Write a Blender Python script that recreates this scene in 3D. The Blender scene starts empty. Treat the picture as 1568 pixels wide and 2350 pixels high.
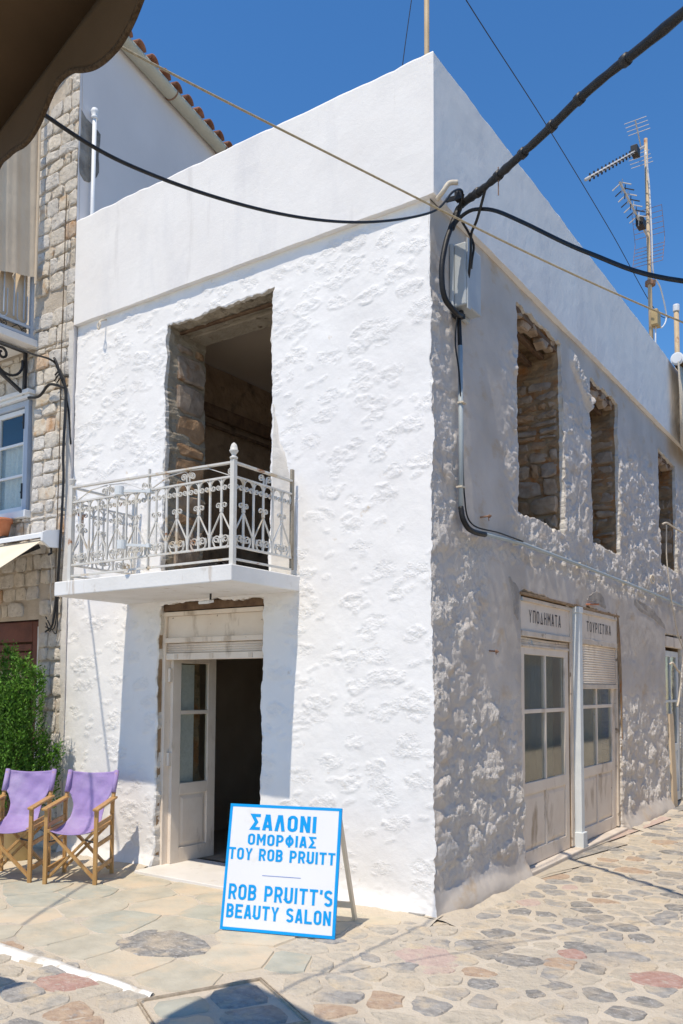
import bpy, math, random
import numpy as np
from mathutils import Vector, Matrix
random.seed(7)
sc = bpy.context.scene
COL = sc.collection
PI = math.pi
# ------------------------------------------------------------------ camera
CAM = Vector((2.8171, -5.2606, 1.6))
YAW, PITCH, ROLL = 0.6016, 0.0637, 0.0051
def cam_axes():
    f = Vector((-math.sin(YAW)*math.cos(PITCH), math.cos(YAW)*math.cos(PITCH), math.sin(PITCH)))
    r = Vector((math.cos(YAW), math.sin(YAW), 0)); u = r.cross(f)
    return math.cos(ROLL)*r+math.sin(ROLL)*u, -math.sin(ROLL)*r+math.cos(ROLL)*u, f
R_, U_, F_ = cam_axes()
cd = bpy.data.cameras.new('camera'); cam = bpy.data.objects.new('camera', cd); COL.objects.link(cam)
cam.matrix_world = Matrix(((R_.x, U_.x, -F_.x, CAM.x), (R_.y, U_.y, -F_.y, CAM.y), (R_.z, U_.z, -F_.z, CAM.z), (0, 0, 0, 1)))
cd.sensor_fit = 'VERTICAL'; cd.sensor_height = 36; cd.sensor_width = 36
cd.lens = 1937.0/2350*36
cd.shift_y = 278.6/2350
cd.clip_start = 0.05; cd.clip_end = 500
sc.camera = cam
# ------------------------------------------------------------------ light
SUN = Vector((.090, -1, 2.065)).normalized()
EL = math.asin(SUN.z); AZ = math.atan2(SUN.x, SUN.y)
w = bpy.data.worlds.new('World'); sc.world = w; w.use_nodes = True
nt = w.node_tree; nt.nodes.clear()
sky = nt.nodes.new('ShaderNodeTexSky'); sky.sky_type = 'NISHITA'; sky.sun_disc = False
sky.sun_elevation = EL; sky.sun_rotation = AZ; sky.altitude = 20; sky.air_density = 1.25; sky.dust_density = 0.0; sky.ozone_density = 10
bg = nt.nodes.new('ShaderNodeBackground'); bg.inputs['Strength'].default_value = 0.148
wo = nt.nodes.new('ShaderNodeOutputWorld')
hs_ = nt.nodes.new('ShaderNodeHueSaturation'); hs_.inputs['Saturation'].default_value = 1.13
nt.links.new(sky.outputs[0], hs_.inputs['Color']); nt.links.new(hs_.outputs[0], bg.inputs[0]); nt.links.new(bg.outputs[0], wo.inputs[0])
sd = bpy.data.lights.new('sun', 'SUN'); sd.energy = 4.1; sd.angle = math.radians(0.53); sd.color = (1, .89, .73)
so = bpy.data.objects.new('sun', sd); COL.objects.link(so)
so.rotation_euler = SUN.to_track_quat('Z', 'Y').to_euler(); so.location = (0, -10, 20)
sc.view_settings.view_transform = 'Standard'; sc.view_settings.look = 'None'
sc.view_settings.exposure = 0.08; sc.view_settings.gamma = 1; sc.view_settings.use_curve_mapping = False
try:
    sc.cycles.max_bounces = 8; sc.cycles.diffuse_bounces = 5; sc.cycles.transparent_max_bounces = 12
    sc.cycles.use_denoising = True
except Exception: pass

# ------------------------------------------------------------------ noise
def _h(ix, iy, s):
    n = (ix.astype(np.int64)*374761393 + iy.astype(np.int64)*668265263 + s*974634541) & 0xffffffff
    n = ((n ^ (n >> 13))*1274126177) & 0xffffffff
    n = ((n ^ (n >> 16))*2246822519) & 0xffffffff
    return ((n ^ (n >> 15)) & 0xffffff)/float(0xffffff)
def vn(x, y, s=0):
    x = np.asarray(x, float); y = np.asarray(y, float)
    ix = np.floor(x); iy = np.floor(y); fx = x-ix; fy = y-iy
    fx = fx*fx*fx*(fx*(fx*6-15)+10); fy = fy*fy*fy*(fy*(fy*6-15)+10)
    a = _h(ix, iy, s); b = _h(ix+1, iy, s); c = _h(ix, iy+1, s); d = _h(ix+1, iy+1, s)
    return (a*(1-fx)+b*fx)*(1-fy)+(c*(1-fx)+d*fx)*fy*1.0
def fbm(x, y, s=0, o=4, g=.5):
    t = 0; a = 1; n = 0
    for k in range(o):
        t = t+a*(vn(x*2**k+k*17.3, y*2**k-k*9.1, s+k)*2-1); n += a; a *= g
    return t/n
def worley(x, y, s=0):
    ix = np.floor(x); iy = np.floor(y)
    f1 = np.full(x.shape, 9.); f2 = f1.copy(); cid = np.zeros(x.shape)
    for dx in (-1, 0, 1):
        for dy in (-1, 0, 1):
            cx, cy = ix+dx, iy+dy
            d = np.hypot(cx+.15+.7*_h(cx, cy, s)-x, cy+.15+.7*_h(cx, cy, s+5)-y)
            r = _h(cx, cy, s+11); nb = d < f1
            f2 = np.where(nb, f1, np.minimum(f2, d)); cid = np.where(nb, r, cid); f1 = np.where(nb, d, f1)
    return f1, f2, cid
def sst(a, b, x):
    t = np.clip((x-a)/(b-a), 0, 1); return t*t*(3-2*t)

# ------------------------------------------------------------------ materials
def mat(name, cols, scale=3., rough=.85, bump=(), spec=.3, patches=(), rand=0., detail=5., stretch=None, island=0., metal=0., chip=(), sun_fleck=None):
    """cols: list of colours spread over a noise; bump: (scale, distance) pairs; patches: (colour, scale, lo, hi[, stretch])"""
    m = bpy.data.materials.new(name); m.use_nodes = True; t = m.node_tree; N = t.nodes; L = t.links; N.clear()
    out = N.new('ShaderNodeOutputMaterial'); b = N.new('ShaderNodeBsdfPrincipled'); L.new(b.outputs[0], out.inputs[0])
    geo = N.new('ShaderNodeNewGeometry')
    def noise(sc_, st=None, det=detail, rg=.55):
        n = N.new('ShaderNodeTexNoise'); n.inputs['Scale'].default_value = sc_; n.inputs['Detail'].default_value = det
        n.inputs['Roughness'].default_value = rg
        if st:
            mp = N.new('ShaderNodeMapping'); mp.inputs['Scale'].default_value = st
            L.new(geo.outputs['Position'], mp.inputs[0]); L.new(mp.outputs[0], n.inputs[0])
        else: L.new(geo.outputs['Position'], n.inputs[0])
        return n.outputs[0]
    if len(cols) == 1:
        rgb = N.new('ShaderNodeRGB'); rgb.outputs[0].default_value = (*cols[0], 1); c = rgb.outputs[0]
    else:
        rp = N.new('ShaderNodeValToRGB'); el = rp.color_ramp.elements
        k = len(cols)
        for i, cc in enumerate(cols):
            p = .32+.36*i/(k-1)
            e = el[i] if i < 2 else el.new(p)
            e.position = p; e.color = (*cc, 1)
        L.new(noise(scale, stretch), rp.inputs[0]); c = rp.outputs[0]
    for pt in patches:
        pc, ps, lo, hi = pt[:4]
        mr = N.new('ShaderNodeMapRange'); mr.inputs[1].default_value = lo; mr.inputs[2].default_value = hi
        L.new(noise(ps, pt[4] if len(pt) > 4 else None, 7, .6), mr.inputs[0])
        mx = N.new('ShaderNodeMix'); mx.data_type = 'RGBA'
        L.new(mr.outputs[0], mx.inputs[0]); L.new(c, mx.inputs[6]); mx.inputs[7].default_value = (*pc, 1); c = mx.outputs[2]
    if rand or island:
        src = geo.outputs['Random Per Island'] if island else N.new('ShaderNodeObjectInfo').outputs['Random']
        rr = island or rand
        mr = N.new('ShaderNodeMapRange'); mr.inputs[3].default_value = 1-rr; mr.inputs[4].default_value = 1+rr
        L.new(src, mr.inputs[0])
        hs = N.new('ShaderNodeHueSaturation'); L.new(mr.outputs[0], hs.inputs['Value']); L.new(c, hs.inputs['Color']); c = hs.outputs[0]
    if sun_fleck:      # paler colour on rough bumps, painting in flecks of grazing sun
        fa = N.new('ShaderNodeAttribute'); fa.attribute_name = 'chip'; fm = N.new('ShaderNodeMath'); fm.operation = 'MULTIPLY'; fm.inputs[1].default_value = .62; fm.use_clamp = True
        L.new(fa.outputs['Fac'], fm.inputs[0]); mx = N.new('ShaderNodeMix'); mx.data_type = 'RGBA'
        L.new(fm.outputs[0], mx.inputs[0]); L.new(c, mx.inputs[6]); mx.inputs[7].default_value = (*sun_fleck, 1); c = mx.outputs[2]
    L.new(c, b.inputs['Base Color'])
    b.inputs['Roughness'].default_value = rough; b.inputs['Metallic'].default_value = metal
    b.inputs['Specular IOR Level'].default_value = spec
    prev = None
    for bs in bump:
        bn = N.new('ShaderNodeBump'); bn.inputs['Distance'].default_value = bs[1]; bn.inputs['Strength'].default_value = 1
        L.new(noise(bs[0], bs[2] if len(bs) > 2 else None, 6, .62), bn.inputs['Height'])
        if prev: L.new(prev, bn.inputs['Normal'])
        prev = bn.outputs[0]
    if chip:       # rough broken patches: relief scaled by the mesh attribute 'chip'
        at = N.new('ShaderNodeAttribute'); at.attribute_name = 'chip'
        for cs in chip:
            bn = N.new('ShaderNodeBump'); bn.inputs['Distance'].default_value = cs[1]
            L.new(at.outputs['Fac'], bn.inputs['Strength']); L.new(noise(cs[0], cs[2] if len(cs) > 2 else None, 6, .66), bn.inputs['Height'])
            if prev: L.new(prev, bn.inputs['Normal'])
            prev = bn.outputs[0]
    if prev: L.new(prev, b.inputs['Normal'])
    return m
WALL = mat('whitewash', [(.80, .785, .765), (.86, .85, .83)], 2.2, .9, [(7, .006), (90, .0012)], .15,
           [((.66, .57, .46), 9, .68, .78), ((.66, .64, .60), 1.1, .62, .85)], chip=[(42, .0085, (1, 1, 1.4)), (95, .0050)])
WALLB = mat('weathered_shaded_whitewash', [(.49, .44, .385), (.61, .56, .505)], 1.6, .9, [(9, .006), (90, .0015)], .15,  # base tone darkened to paint in the wall's shade; ochre stains are wear
            [((.50, .38, .25), 3.0, .56, .74, (1, 1, 1.8)), ((.36, .32, .28), 24, .70, .78)], chip=[(17, .036, (1, 1, .7)), (52, .017), (140, .004)], sun_fleck=(.80, .77, .73))
try: WALLB.cycles.use_bump_map_correction = False; WALL.cycles.use_bump_map_correction = False
except Exception: pass
PARA = mat('parapet_render', [(.775, .755, .73), (.83, .815, .79)], 1.2, .9, [(30, .002), (160, .0015)], .15,
           [((.69, .68, .68), 2.0, .52, .75, (1, 1, .25)), ((.62, .60, .58), 5.0, .62, .80, (1, 1, .12)), ((.60, .58, .55), 30, .70, .76)])
PLAST = mat('patch_plaster', [(.60, .56, .50), (.72, .69, .64)], 4, .9, [(30, .006), (120, .002)], .15)
SIDE = mat('side_render', [(.68, .65, .64), (.74, .71, .70)], 1.0, .9, [(25, .002)], .15)
RUB = mat('rubble_mortar', [(.26, .18, .11), (.40, .29, .18)], 7, .95, [(25, .02), (90, .008)], .1, [((.36, .17, .07), 5, .50, .66)])
CONC = mat('rough_concrete', [(.30, .26, .20), (.42, .37, .29)], 6, .95, [(20, .02), (90, .006)], .1, [((.12, .09, .06), 9, .60, .72)])
GREYC = mat('grey_cement', [(.16, .15, .14), (.30, .29, .27)], 9, .95, [(18, .02), (80, .006)], .1)
GREYL = mat('grey_render', [(.36, .32, .28), (.48, .44, .39)], 9, .95, [(18, .02), (80, .006)], .1)
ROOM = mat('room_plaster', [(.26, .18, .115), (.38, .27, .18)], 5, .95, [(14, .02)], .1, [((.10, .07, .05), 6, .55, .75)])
ROOMC = mat('room_ceiling', [(.46, .38, .30), (.50, .42, .33)], 2, .95, [(60, .002)], .1)
SHOPI = mat('shop_interior', [(.34, .27, .20), (.42, .34, .26)], 2, .9, (), .1)
JST = [mat('jamb_stone_%d' % i, c, 9, .9, [(22, .012), (90, .004)], .15, [((.30, .17, .09), 7, .60, .74)]) for i, c in enumerate(
    ([(.25, .195, .15), (.42, .34, .27)], [(.28, .205, .145), (.45, .35, .26)], [(.28, .17, .095), (.43, .29, .18)]))]
NST = [mat('facade_stone_%d' % i, c, 14, .9, [(30, .016), (110, .005)], .15, p) for i, (c, p) in enumerate((
    ([(.52, .49, .45), (.70, .67, .62)], [((.25, .23, .21), 22, .60, .70)]),
    ([(.54, .50, .43), (.72, .66, .58)], [((.28, .24, .20), 26, .62, .70)]),
    ([(.54, .48, .39), (.68, .61, .51)], [((.52, .36, .22), 8, .52, .68)]),
    ([(.54, .40, .28), (.64, .51, .39)], [((.45, .27, .15), 9, .5, .66)])))]
NMOR = mat('facade_mortar', [(.50, .44, .36), (.62, .55, .46)], 6, .95, [(35, .012), (140, .004)], .1)
CREAM = mat('cream_paint', [(.74, .64, .53), (.81, .72, .61)], 5, .7, [(60, .0015, (1, 1, .15))], .25,
            [((.42, .33, .24), 5, .58, .72, (1, 1, .35)), ((.22, .16, .11), 17, .69, .73)])
CREAMW = mat('cream_paint_worn', [(.60, .51, .41), (.74, .65, .54)], 6, .75, [(50, .003, (1, 1, .2))], .2,
             [((.24, .18, .12), 8, .60, .68), ((.38, .44, .48), 7, .64, .68)])
BWHITE = mat('bluish_paint', [(.62, .66, .67), (.72, .75, .75)], 5, .6, [(50, .0015)], .3, [((.36, .28, .22), 20, .70, .74)])
WOODD = mat('dark_timber', [(.10, .06, .04), (.20, .13, .08)], 12, .8, [(30, .006, (1, 1, .1))], .2)
WOODF = mat('frame_timber', [(.24, .16, .09), (.38, .27, .17)], 10, .8, [(40, .004, (1, 1, .1))], .2)
PLANK = mat('pale_plank', [(.50, .40, .28), (.62, .51, .37)], 6, .8, [(40, .002, (1, 1, .1))], .2, (), 0, 5, (1, 1, .1))
IRON = mat('white_iron', [(.60, .58, .53), (.69, .67, .62)], 8, .5, [(120, .001)], .35, [((.36, .16, .06), 7, .63, .70), ((.58, .47, .33), 6, .58, .66)])
RUST = mat('rusty_iron', [(.20, .11, .07), (.34, .21, .14)], 30, .85, [(90, .002)], .2)
SLABM = mat('slab_paint', [(.72, .71, .68), (.80, .79, .77)], 3, .85, [(40, .002)], .15, [((.50, .45, .38), 5, .62, .78), ((.50, .42, .34), 11, .63, .72, (1, 1, .12))])
MARB = mat('marble', [(.70, .67, .62), (.80, .77, .73)], 3, .5, [(40, .001)], .3, [((.55, .49, .42), 6, .6, .75)])
DIRTW = mat('dirty_white_stone', [(.55, .48, .40), (.68, .61, .53)], 5, .85, [(40, .002)], .2)
PURP = mat('purple_canvas', [(.31, .23, .47), (.36, .27, .52)], 4, .85, [(300, .0008), (9, .008), (30, .002)], .15, [((.43, .36, .57), 3.5, .50, .76)])
TEAK = mat('varnished_wood', [(.40, .22, .075), (.54, .32, .12)], 12, .45, [(60, .001, (.2, .2, 1))], .4, (), 0, 5, (3, 3, .6))
LEAF = mat('conifer_leaf', [(.032, .095, .008), (.13, .28, .028)], 14, .6, (), .3, (), 0, 5, None, .5)
TWIG = mat('twig', [(.10, .07, .04), (.16, .11, .07)], 20, .9)
POTT = mat('tan_pot', [(.42, .31, .15), (.52, .40, .21)], 6, .6, (), .3)
TERRA = mat('terracotta', [(.42, .15, .07), (.52, .22, .12)], 8, .85)
SOIL = mat('soil', [(.03, .02, .015), (.06, .045, .03)], 30, 1., [(60, .01)])
SIGNW = mat('sign_white', [(.79, .79, .785), (.81, .81, .81)], 2, .45, (), .3, [((.70, .67, .62), 5, .62, .80)])
SIGNB = mat('sign_blue', [(.0, .32, .76), (.004, .34, .78)], 3, .5, (), .3)
SIGNL = mat('sign_thin_line', [(.14, .22, .55)], 1, .5)
INK = mat('faded_lettering', [(.07, .06, .06), (.16, .14, .13)], 18, .8, (), .2)
BLACK = mat('black_rubber', [(.010, .010, .011), (.022, .022, .023)], 20, .5, [(60, .002)], .35)
BLKI = mat('black_iron', [(.012, .012, .014), (.03, .03, .032)], 20, .5, (), .4)
PVC = mat('grey_pvc', [(.33, .38, .40), (.40, .45, .47)], 5, .5, (), .35)
BOXM = mat('grey_box_plastic', [(.40, .43, .45), (.46, .49, .50)], 4, .5, (), .35)
ROPE = mat('tan_rope', [(.34, .28, .18), (.46, .39, .27)], 60, .9, [(200, .002)], .15)
TWINE = mat('pale_cord', [(.55, .48, .38), (.68, .61, .50)], 60, .9)
POLE = mat('rusty_yellow_pole', [(.46, .34, .20), (.58, .45, .29)], 4, .6, (), .3, [((.30, .13, .05), 4, .58, .68)])
ALU = mat('aluminium', [(.48, .46, .43), (.58, .56, .53)], 10, .5, (), .5)
BROWN = mat('brown_awning_cloth', [(.085, .055, .030), (.105, .068, .038)], 3, .9, [(400, .0006)], .1)
TRIM = mat('awning_braid', [(.050, .032, .018), (.11, .075, .045)], 90, .9, [(200, .003)], .1)
BEIGE = mat('beige_canvas', [(.58, .48, .36), (.66, .56, .43)], 3, .9, [(6, .01)], .1)
CREAMC = mat('cream_canvas', [(.74, .64, .48), (.80, .70, .55)], 3, .9, (), .1)
WPAINT = mat('white_paint', [(.70, .72, .74), (.76, .78, .79)], 4, .5, (), .3)
BPAINT = mat('blue_grey_paint', [(.36, .42, .50), (.44, .50, .58)], 4, .5, (), .3)
LACE = mat('lace_curtain', [(.62, .62, .60), (.74, .74, .72)], 40, .9)
REDW = mat('red_brown_wood', [(.10, .03, .018), (.16, .05, .03)], 8, .5, [(40, .002)], .3)
DUSTI = mat('dusty_iron', [(.36, .29, .21), (.54, .45, .34)], 30, .9)
TILE = mat('roof_tile', [(.24, .10, .06), (.38, .19, .12)], 10, .9, [(40, .004)], .15, (), .25)
GUTT = mat('gutter_paint', [(.48, .47, .38), (.56, .55, .45)], 4, .6, (), .3)
SAND = mat('sandy_mortar', [(.57, .495, .39), (.68, .605, .49)], 1.8, .95, [(14, .014), (60, .010), (220, .003)], .1, [((.46, .42, .36), 1.3, .5, .7)])
KERB = mat('white_kerb_paint', [(.74, .71, .65), (.84, .82, .77)], 5, .9, [(40, .004)], .1, [((.52, .46, .37), 9, .54, .68)])
FLAG = [mat('flagstone_%d' % i, c, 5, .85, [(9, .008), (50, .003)], .2, p) for i, (c, p) in enumerate((
    ([(.42, .39, .31), (.54, .50, .40)], [((.60, .50, .36), 3.0, .46, .68)]),
    ([(.46, .42, .33), (.58, .53, .42)], [((.62, .51, .37), 2.4, .42, .62)]),
    ([(.37, .37, .31), (.48, .47, .39)], [((.56, .47, .34), 3.4, .48, .70)])))]
COB = [mat('cobble_%d' % i, c, 16, .85, [(18, .022), (70, .008)], .15, list(p)+[((.56, .50, .42), 12, .56, .70, (1, 3.2, 1)), ((.60, .50, .37), 2.2, .52, .74)]) for i, (c, p) in enumerate((
    ([(.215, .205, .19), (.37, .355, .33)], [((.50, .48, .46), 26, .58, .66), ((.60, .50, .37), 4, .60, .70)]),
    ([(.29, .275, .255), (.45, .43, .40)], [((.60, .51, .38), 5, .50, .66)]),
    ([(.40, .37, .32), (.54, .50, .43)], [((.62, .52, .38), 4, .44, .60)]),
    ([(.48, .43, .35), (.60, .53, .42)], [((.36, .35, .33), 12, .60, .72)]),
    ([(.42, .30, .22), (.55, .42, .30)], [((.36, .34, .32), 9, .58, .70)]),
    ([(.52, .39, .34), (.60, .47, .40)], [((.58, .50, .40), 7, .55, .7)]),
    ([(.43, .25, .20), (.52, .35, .30)], [((.56, .46, .40), 22, .58, .66, (1, 3, 1))])))]
def glass(name, tint, rough=.06):
    m = bpy.data.materials.new(name); m.use_nodes = True; t = m.node_tree; N = t.nodes; L = t.links; N.clear()
    out = N.new('ShaderNodeOutputMaterial'); mx = N.new('ShaderNodeMixShader'); lw = N.new('ShaderNodeLayerWeight')
    p4 = N.new('ShaderNodeMath'); p4.operation = 'POWER'; p4.inputs[1].default_value = 4; L.new(lw.outputs['Facing'], p4.inputs[0])
    fr = N.new('ShaderNodeMath'); fr.operation = 'MULTIPLY_ADD'; fr.inputs[1].default_value = .7; fr.inputs[2].default_value = .045; L.new(p4.outputs[0], fr.inputs[0])
    tr = N.new('ShaderNodeBsdfTransparent'); tr.inputs[0].default_value = (*tint, 1)
    gl = N.new('ShaderNodeBsdfGlossy'); gl.inputs['Roughness'].default_value = rough
    L.new(fr.outputs[0], mx.inputs[0]); L.new(tr.outputs[0], mx.inputs[1]); L.new(gl.outputs[0], mx.inputs[2]); L.new(mx.outputs[0], out.inputs[0])
    return m
GLASS = glass('window_glass', (.93, .95, .93))
CURT = mat('shop_curtain', [(.10, .10, .07), (.15, .15, .11)], 5, .9, (), .1)
CURTY = mat('yellow_board', [(.22, .18, .075), (.27, .22, .10)], 5, .8, (), .1)
BLUEP = mat('blue_panel', [(.02, .05, .12)], 1, .6)

# ------------------------------------------------------------------ mesh helpers
OFF = {}
def V(*a): return np.array(a, float)
class M:
    def __init__(s): s.v = []; s.f = []; s.mi = []
    def add(s, vs, fs, mi=0):
        n = len(s.v); s.v += [tuple(map(float, p)) for p in vs]
        s.f += [tuple(i+n for i in q) for q in fs]; s.mi += [mi]*len(fs); return s
    def box(s, c, d, rot=None, mi=0):
        c = V(*c); h = V(*d)/2
        vs = [V(x, y, z)*h for z in (-1, 1) for y in (-1, 1) for x in (-1, 1)]
        if rot is not None: vs = [np.array(rot @ Vector(p)) for p in vs]
        return s.add([c+p for p in vs], [(0, 2, 3, 1), (4, 5, 7, 6), (0, 1, 5, 4), (2, 6, 7, 3), (0, 4, 6, 2), (1, 3, 7, 5)], mi)
    def mbox(s, mp, u0, u1, v0, v1, w0, w1, mi=0):
        vs = [mp(u, v, ww) for ww in (w0, w1) for v in (v0, v1) for u in (u0, u1)]
        return s.add(vs, [(0, 2, 3, 1), (4, 5, 7, 6), (0, 1, 5, 4), (2, 6, 7, 3), (0, 4, 6, 2), (1, 3, 7, 5)], mi)
    def bar(s, a, b, wd, th, up=(0, 0, 1), mi=0):
        a = V(*a); b = V(*b); d = b-a; d = d/np.linalg.norm(d); up = V(*up); x = np.cross(d, up); x = x/np.linalg.norm(x); y = np.cross(x, d)
        vs = [p+x*sx*wd/2+y*sy*th/2 for p in (a, b) for sy in (-1, 1) for sx in (-1, 1)]
        return s.add(vs, [(0, 2, 3, 1), (4, 5, 7, 6), (0, 1, 5, 4), (2, 6, 7, 3), (0, 4, 6, 2), (1, 3, 7, 5)], mi)
    def tube(s, path, r, n=6, mi=0, cap=True):
        P = [V(*p) for p in path]; k = len(P); rr = r if hasattr(r, '__len__') else [r]*k
        nx = None; rings = []
        for i in range(k):
            t = P[min(i+1, k-1)]-P[max(i-1, 0)]; t = t/(np.linalg.norm(t)+1e-9)
            if nx is None:
                a = V(0, 0, 1) if abs(t[2]) < .9 else V(1, 0, 0); nx = np.cross(t, a)
            nx = nx-t*np.dot(nx, t); nx = nx/(np.linalg.norm(nx)+1e-9); ny = np.cross(t, nx)
            rings.append([P[i]+rr[i]*(math.cos(2*PI*(j+.5)/n)*nx+math.sin(2*PI*(j+.5)/n)*ny) for j in range(n)])
        vs = [p for q in rings for p in q]; fs = []
        for i in range(k-1):
            for j in range(n):
                fs.append((i*n+j, i*n+(j+1) % n, (i+1)*n+(j+1) % n, (i+1)*n+j))
        if cap: fs += [tuple(range(n))[::-1], tuple((k-1)*n+j for j in range(n))]
        return s.add(vs, fs, mi)
    def lathe(s, prof, c, n=12, ax=(0, 0, 1), mi=0):
        c = V(*c); ax = V(*ax); ax = ax/np.linalg.norm(ax); a = V(1, 0, 0) if abs(ax[0]) < .9 else V(0, 1, 0)
        x = np.cross(ax, a); x = x/np.linalg.norm(x); y = np.cross(ax, x)
        vs = [c+ax*z+r*(math.cos(2*PI*j/n)*x+math.sin(2*PI*j/n)*y) for r, z in prof for j in range(n)]
        fs = [(i*n+j, i*n+(j+1) % n, (i+1)*n+(j+1) % n, (i+1)*n+j) for i in range(len(prof)-1) for j in range(n)]
        fs += [tuple(range(n))[::-1], tuple((len(prof)-1)*n+j for j in range(n))]
        return s.add(vs, fs, mi)
    def grid(s, pts, mi=0):
        a = len(pts); b = len(pts[0])
        return s.add([p for r in pts for p in r], [(i*b+j, i*b+j+1, (i+1)*b+j+1, (i+1)*b+j) for i in range(a-1) for j in range(b-1)], mi)
    def mesh(s, name, mats, off=(0, 0, 0), smooth=False):
        me = bpy.data.meshes.new(name); o = V(*off)
        me.from_pydata([tuple(V(*p)-o) for p in s.v], [], s.f)
        for m_ in (mats if isinstance(mats, (list, tuple)) else [mats]): me.materials.append(m_)
        if any(s.mi): me.polygons.foreach_set('material_index', s.mi)
        if smooth: me.polygons.foreach_set('use_smooth', [True]*len(me.polygons))
        me.update(); return me
    def obj(s, name, mats, parent=None, smooth=False, bev=0, solid=0, sub=0):
        off = OFF.get(parent.name, (0, 0, 0)) if parent else (0, 0, 0)
        return link(name, s.mesh(name, mats, off, smooth), parent, bev, solid, sub)
def link(name, me, parent=None, bev=0, solid=0, sub=0):
    o = bpy.data.objects.new(name, me); COL.objects.link(o)
    if parent:
        o.parent = parent; OFF[o.name] = OFF.get(parent.name, (0, 0, 0))
    if sub:
        md = o.modifiers.new('s', 'SUBSURF'); md.levels = md.render_levels = sub
    if solid:
        md = o.modifiers.new('t', 'SOLIDIFY'); md.thickness = solid; md.offset = 0
    if bev:
        md = o.modifiers.new('b', 'BEVEL'); md.width = bev; md.segments = 2; md.limit_method = 'ANGLE'
    return o
def fast(name, v, f, mats, parent=None, mi=None, smooth=True, chip=None):
    me = bpy.data.meshes.new(name); v = np.asarray(v, np.float32); f = np.asarray(f, np.int32)
    if parent is not None: v = v-np.array(OFF.get(parent.name, (0, 0, 0)), np.float32)
    me.vertices.add(len(v)); me.vertices.foreach_set('co', v.ravel())
    me.loops.add(f.size); me.loops.foreach_set('vertex_index', f.ravel())
    me.polygons.add(len(f)); me.polygons.foreach_set('loop_start', np.arange(0, f.size, 4, dtype=np.int32))
    try: me.polygons.foreach_set('loop_total', np.full(len(f), 4, np.int32))
    except Exception: pass
    for m_ in (mats if isinstance(mats, (list, tuple)) else [mats]): me.materials.append(m_)
    if mi is not None: me.polygons.foreach_set('material_index', np.asarray(mi, np.int32))
    me.polygons.foreach_set('use_smooth', np.full(len(f), smooth))
    if chip is not None: me.attributes.new('chip', 'FLOAT', 'POINT').data.foreach_set('value', np.asarray(chip, np.float32))
    me.update(calc_edges=True); me.validate()
    return link(name, me, parent)
def thing(name, label, cat, loc=(0, 0, 0), rz=0., group=None):
    o = bpy.data.objects.new(name, None); COL.objects.link(o); o.location = loc; o.rotation_euler = (0, 0, rz); o.empty_display_size = .2
    o['label'] = label; o['category'] = cat
    if group: o['group'] = group
    if rz == 0: OFF[o.name] = tuple(loc)
    return o
def tag(o, label, cat, group=None):
    o['label'] = label; o['category'] = cat
    if group: o['group'] = group
    return o
def kind(o, k): o['kind'] = k; return o
def catmull(P, n=8):
    P = [V(*p) for p in P]; Q = [2*P[0]-P[1]]+P+[2*P[-1]-P[-2]]; out = []
    for i in range(1, len(Q)-2):
        for k in range(n):
            t = k/n; a, b, c, d = Q[i-1], Q[i], Q[i+1], Q[i+2]
            out.append(.5*((2*b)+(c-a)*t+(2*a-5*b+4*c-d)*t*t+(3*b-a-3*c+d)*t**3))
    out.append(P[-1]); return out

# ------------------------------------------------------------------ stones (pavers, facade stones, jamb stones)
def smooth_poly(P, n=10, jit=.0, rnd=random, it=1, cut=.14):
    P = [V(*p) for p in P]
    for _ in range(it):
        Q = []
        for i in range(len(P)):
            a, b = P[i], P[(i+1) % len(P)]; Q += [a*(1-cut)+b*cut, a*cut+b*(1-cut)]
        P = Q
    L = [np.linalg.norm(P[(i+1) % len(P)]-P[i]) for i in range(len(P))]; T = sum(L); out = []
    c = sum(P)/len(P); i = 0; acc = 0
    for k in range(n):
        d = T*k/n
        while acc+L[i] < d: acc += L[i]; i += 1
        p = P[i]+(P[(i+1) % len(P)]-P[i])*((d-acc)/max(L[i], 1e-9))
        out.append(c+(p-c)*(1+rnd.uniform(-jit, jit)))
    return out
def stone_mb(m, P, mp, h, bev, sink=.02, rnd=random, tilt=.0, mi=0, paver=False):
    n = len(P); c = sum(P)/n; ta, tb = rnd.uniform(-tilt, tilt), rnd.uniform(-tilt, tilt)
    def hz(p, z): return z+ta*(p[0]-c[0])+tb*(p[1]-c[1])
    r = max(np.linalg.norm(p-c) for p in P)
    in1 = [c+(p-c)*max(.5, 1-bev/max(np.linalg.norm(p-c), .02)) for p in P]
    in2 = [c+(p-c)*.5 for p in P]
    vs = [mp(p[0], p[1], -sink) for p in P]+[mp(p[0], p[1], hz(p, h*.55)) for p in P]
    vs += [mp(p[0], p[1], hz(p, h*(.9+rnd.uniform(-.2, .15)))) for p in in1]+[mp(c[0], c[1], h*1.04)]
    fs = []
    if paver:      # nearly flush with the ground: rim just under the mortar, one bevel ring, a low crown
        vs = [mp(p[0], p[1], -.006) for p in P]+[mp(p[0], p[1], hz(p, h*(.85+rnd.uniform(-.25, .2)))) for p in in1]+[mp(c[0], c[1], h*1.05)]
        m.add(vs, [(j, (j+1) % n, n+(j+1) % n, n+j) for j in range(n)]+[(n+j, n+(j+1) % n, 2*n) for j in range(n)], mi); return
    for k in (0, 1):
        fs += [(k*n+j, k*n+(j+1) % n, (k+1)*n+(j+1) % n, (k+1)*n+j) for j in range(n)]
    fs += [(2*n+j, 2*n+(j+1) % n, 3*n) for j in range(n)]
    m.add(vs, fs, mi)
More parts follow.
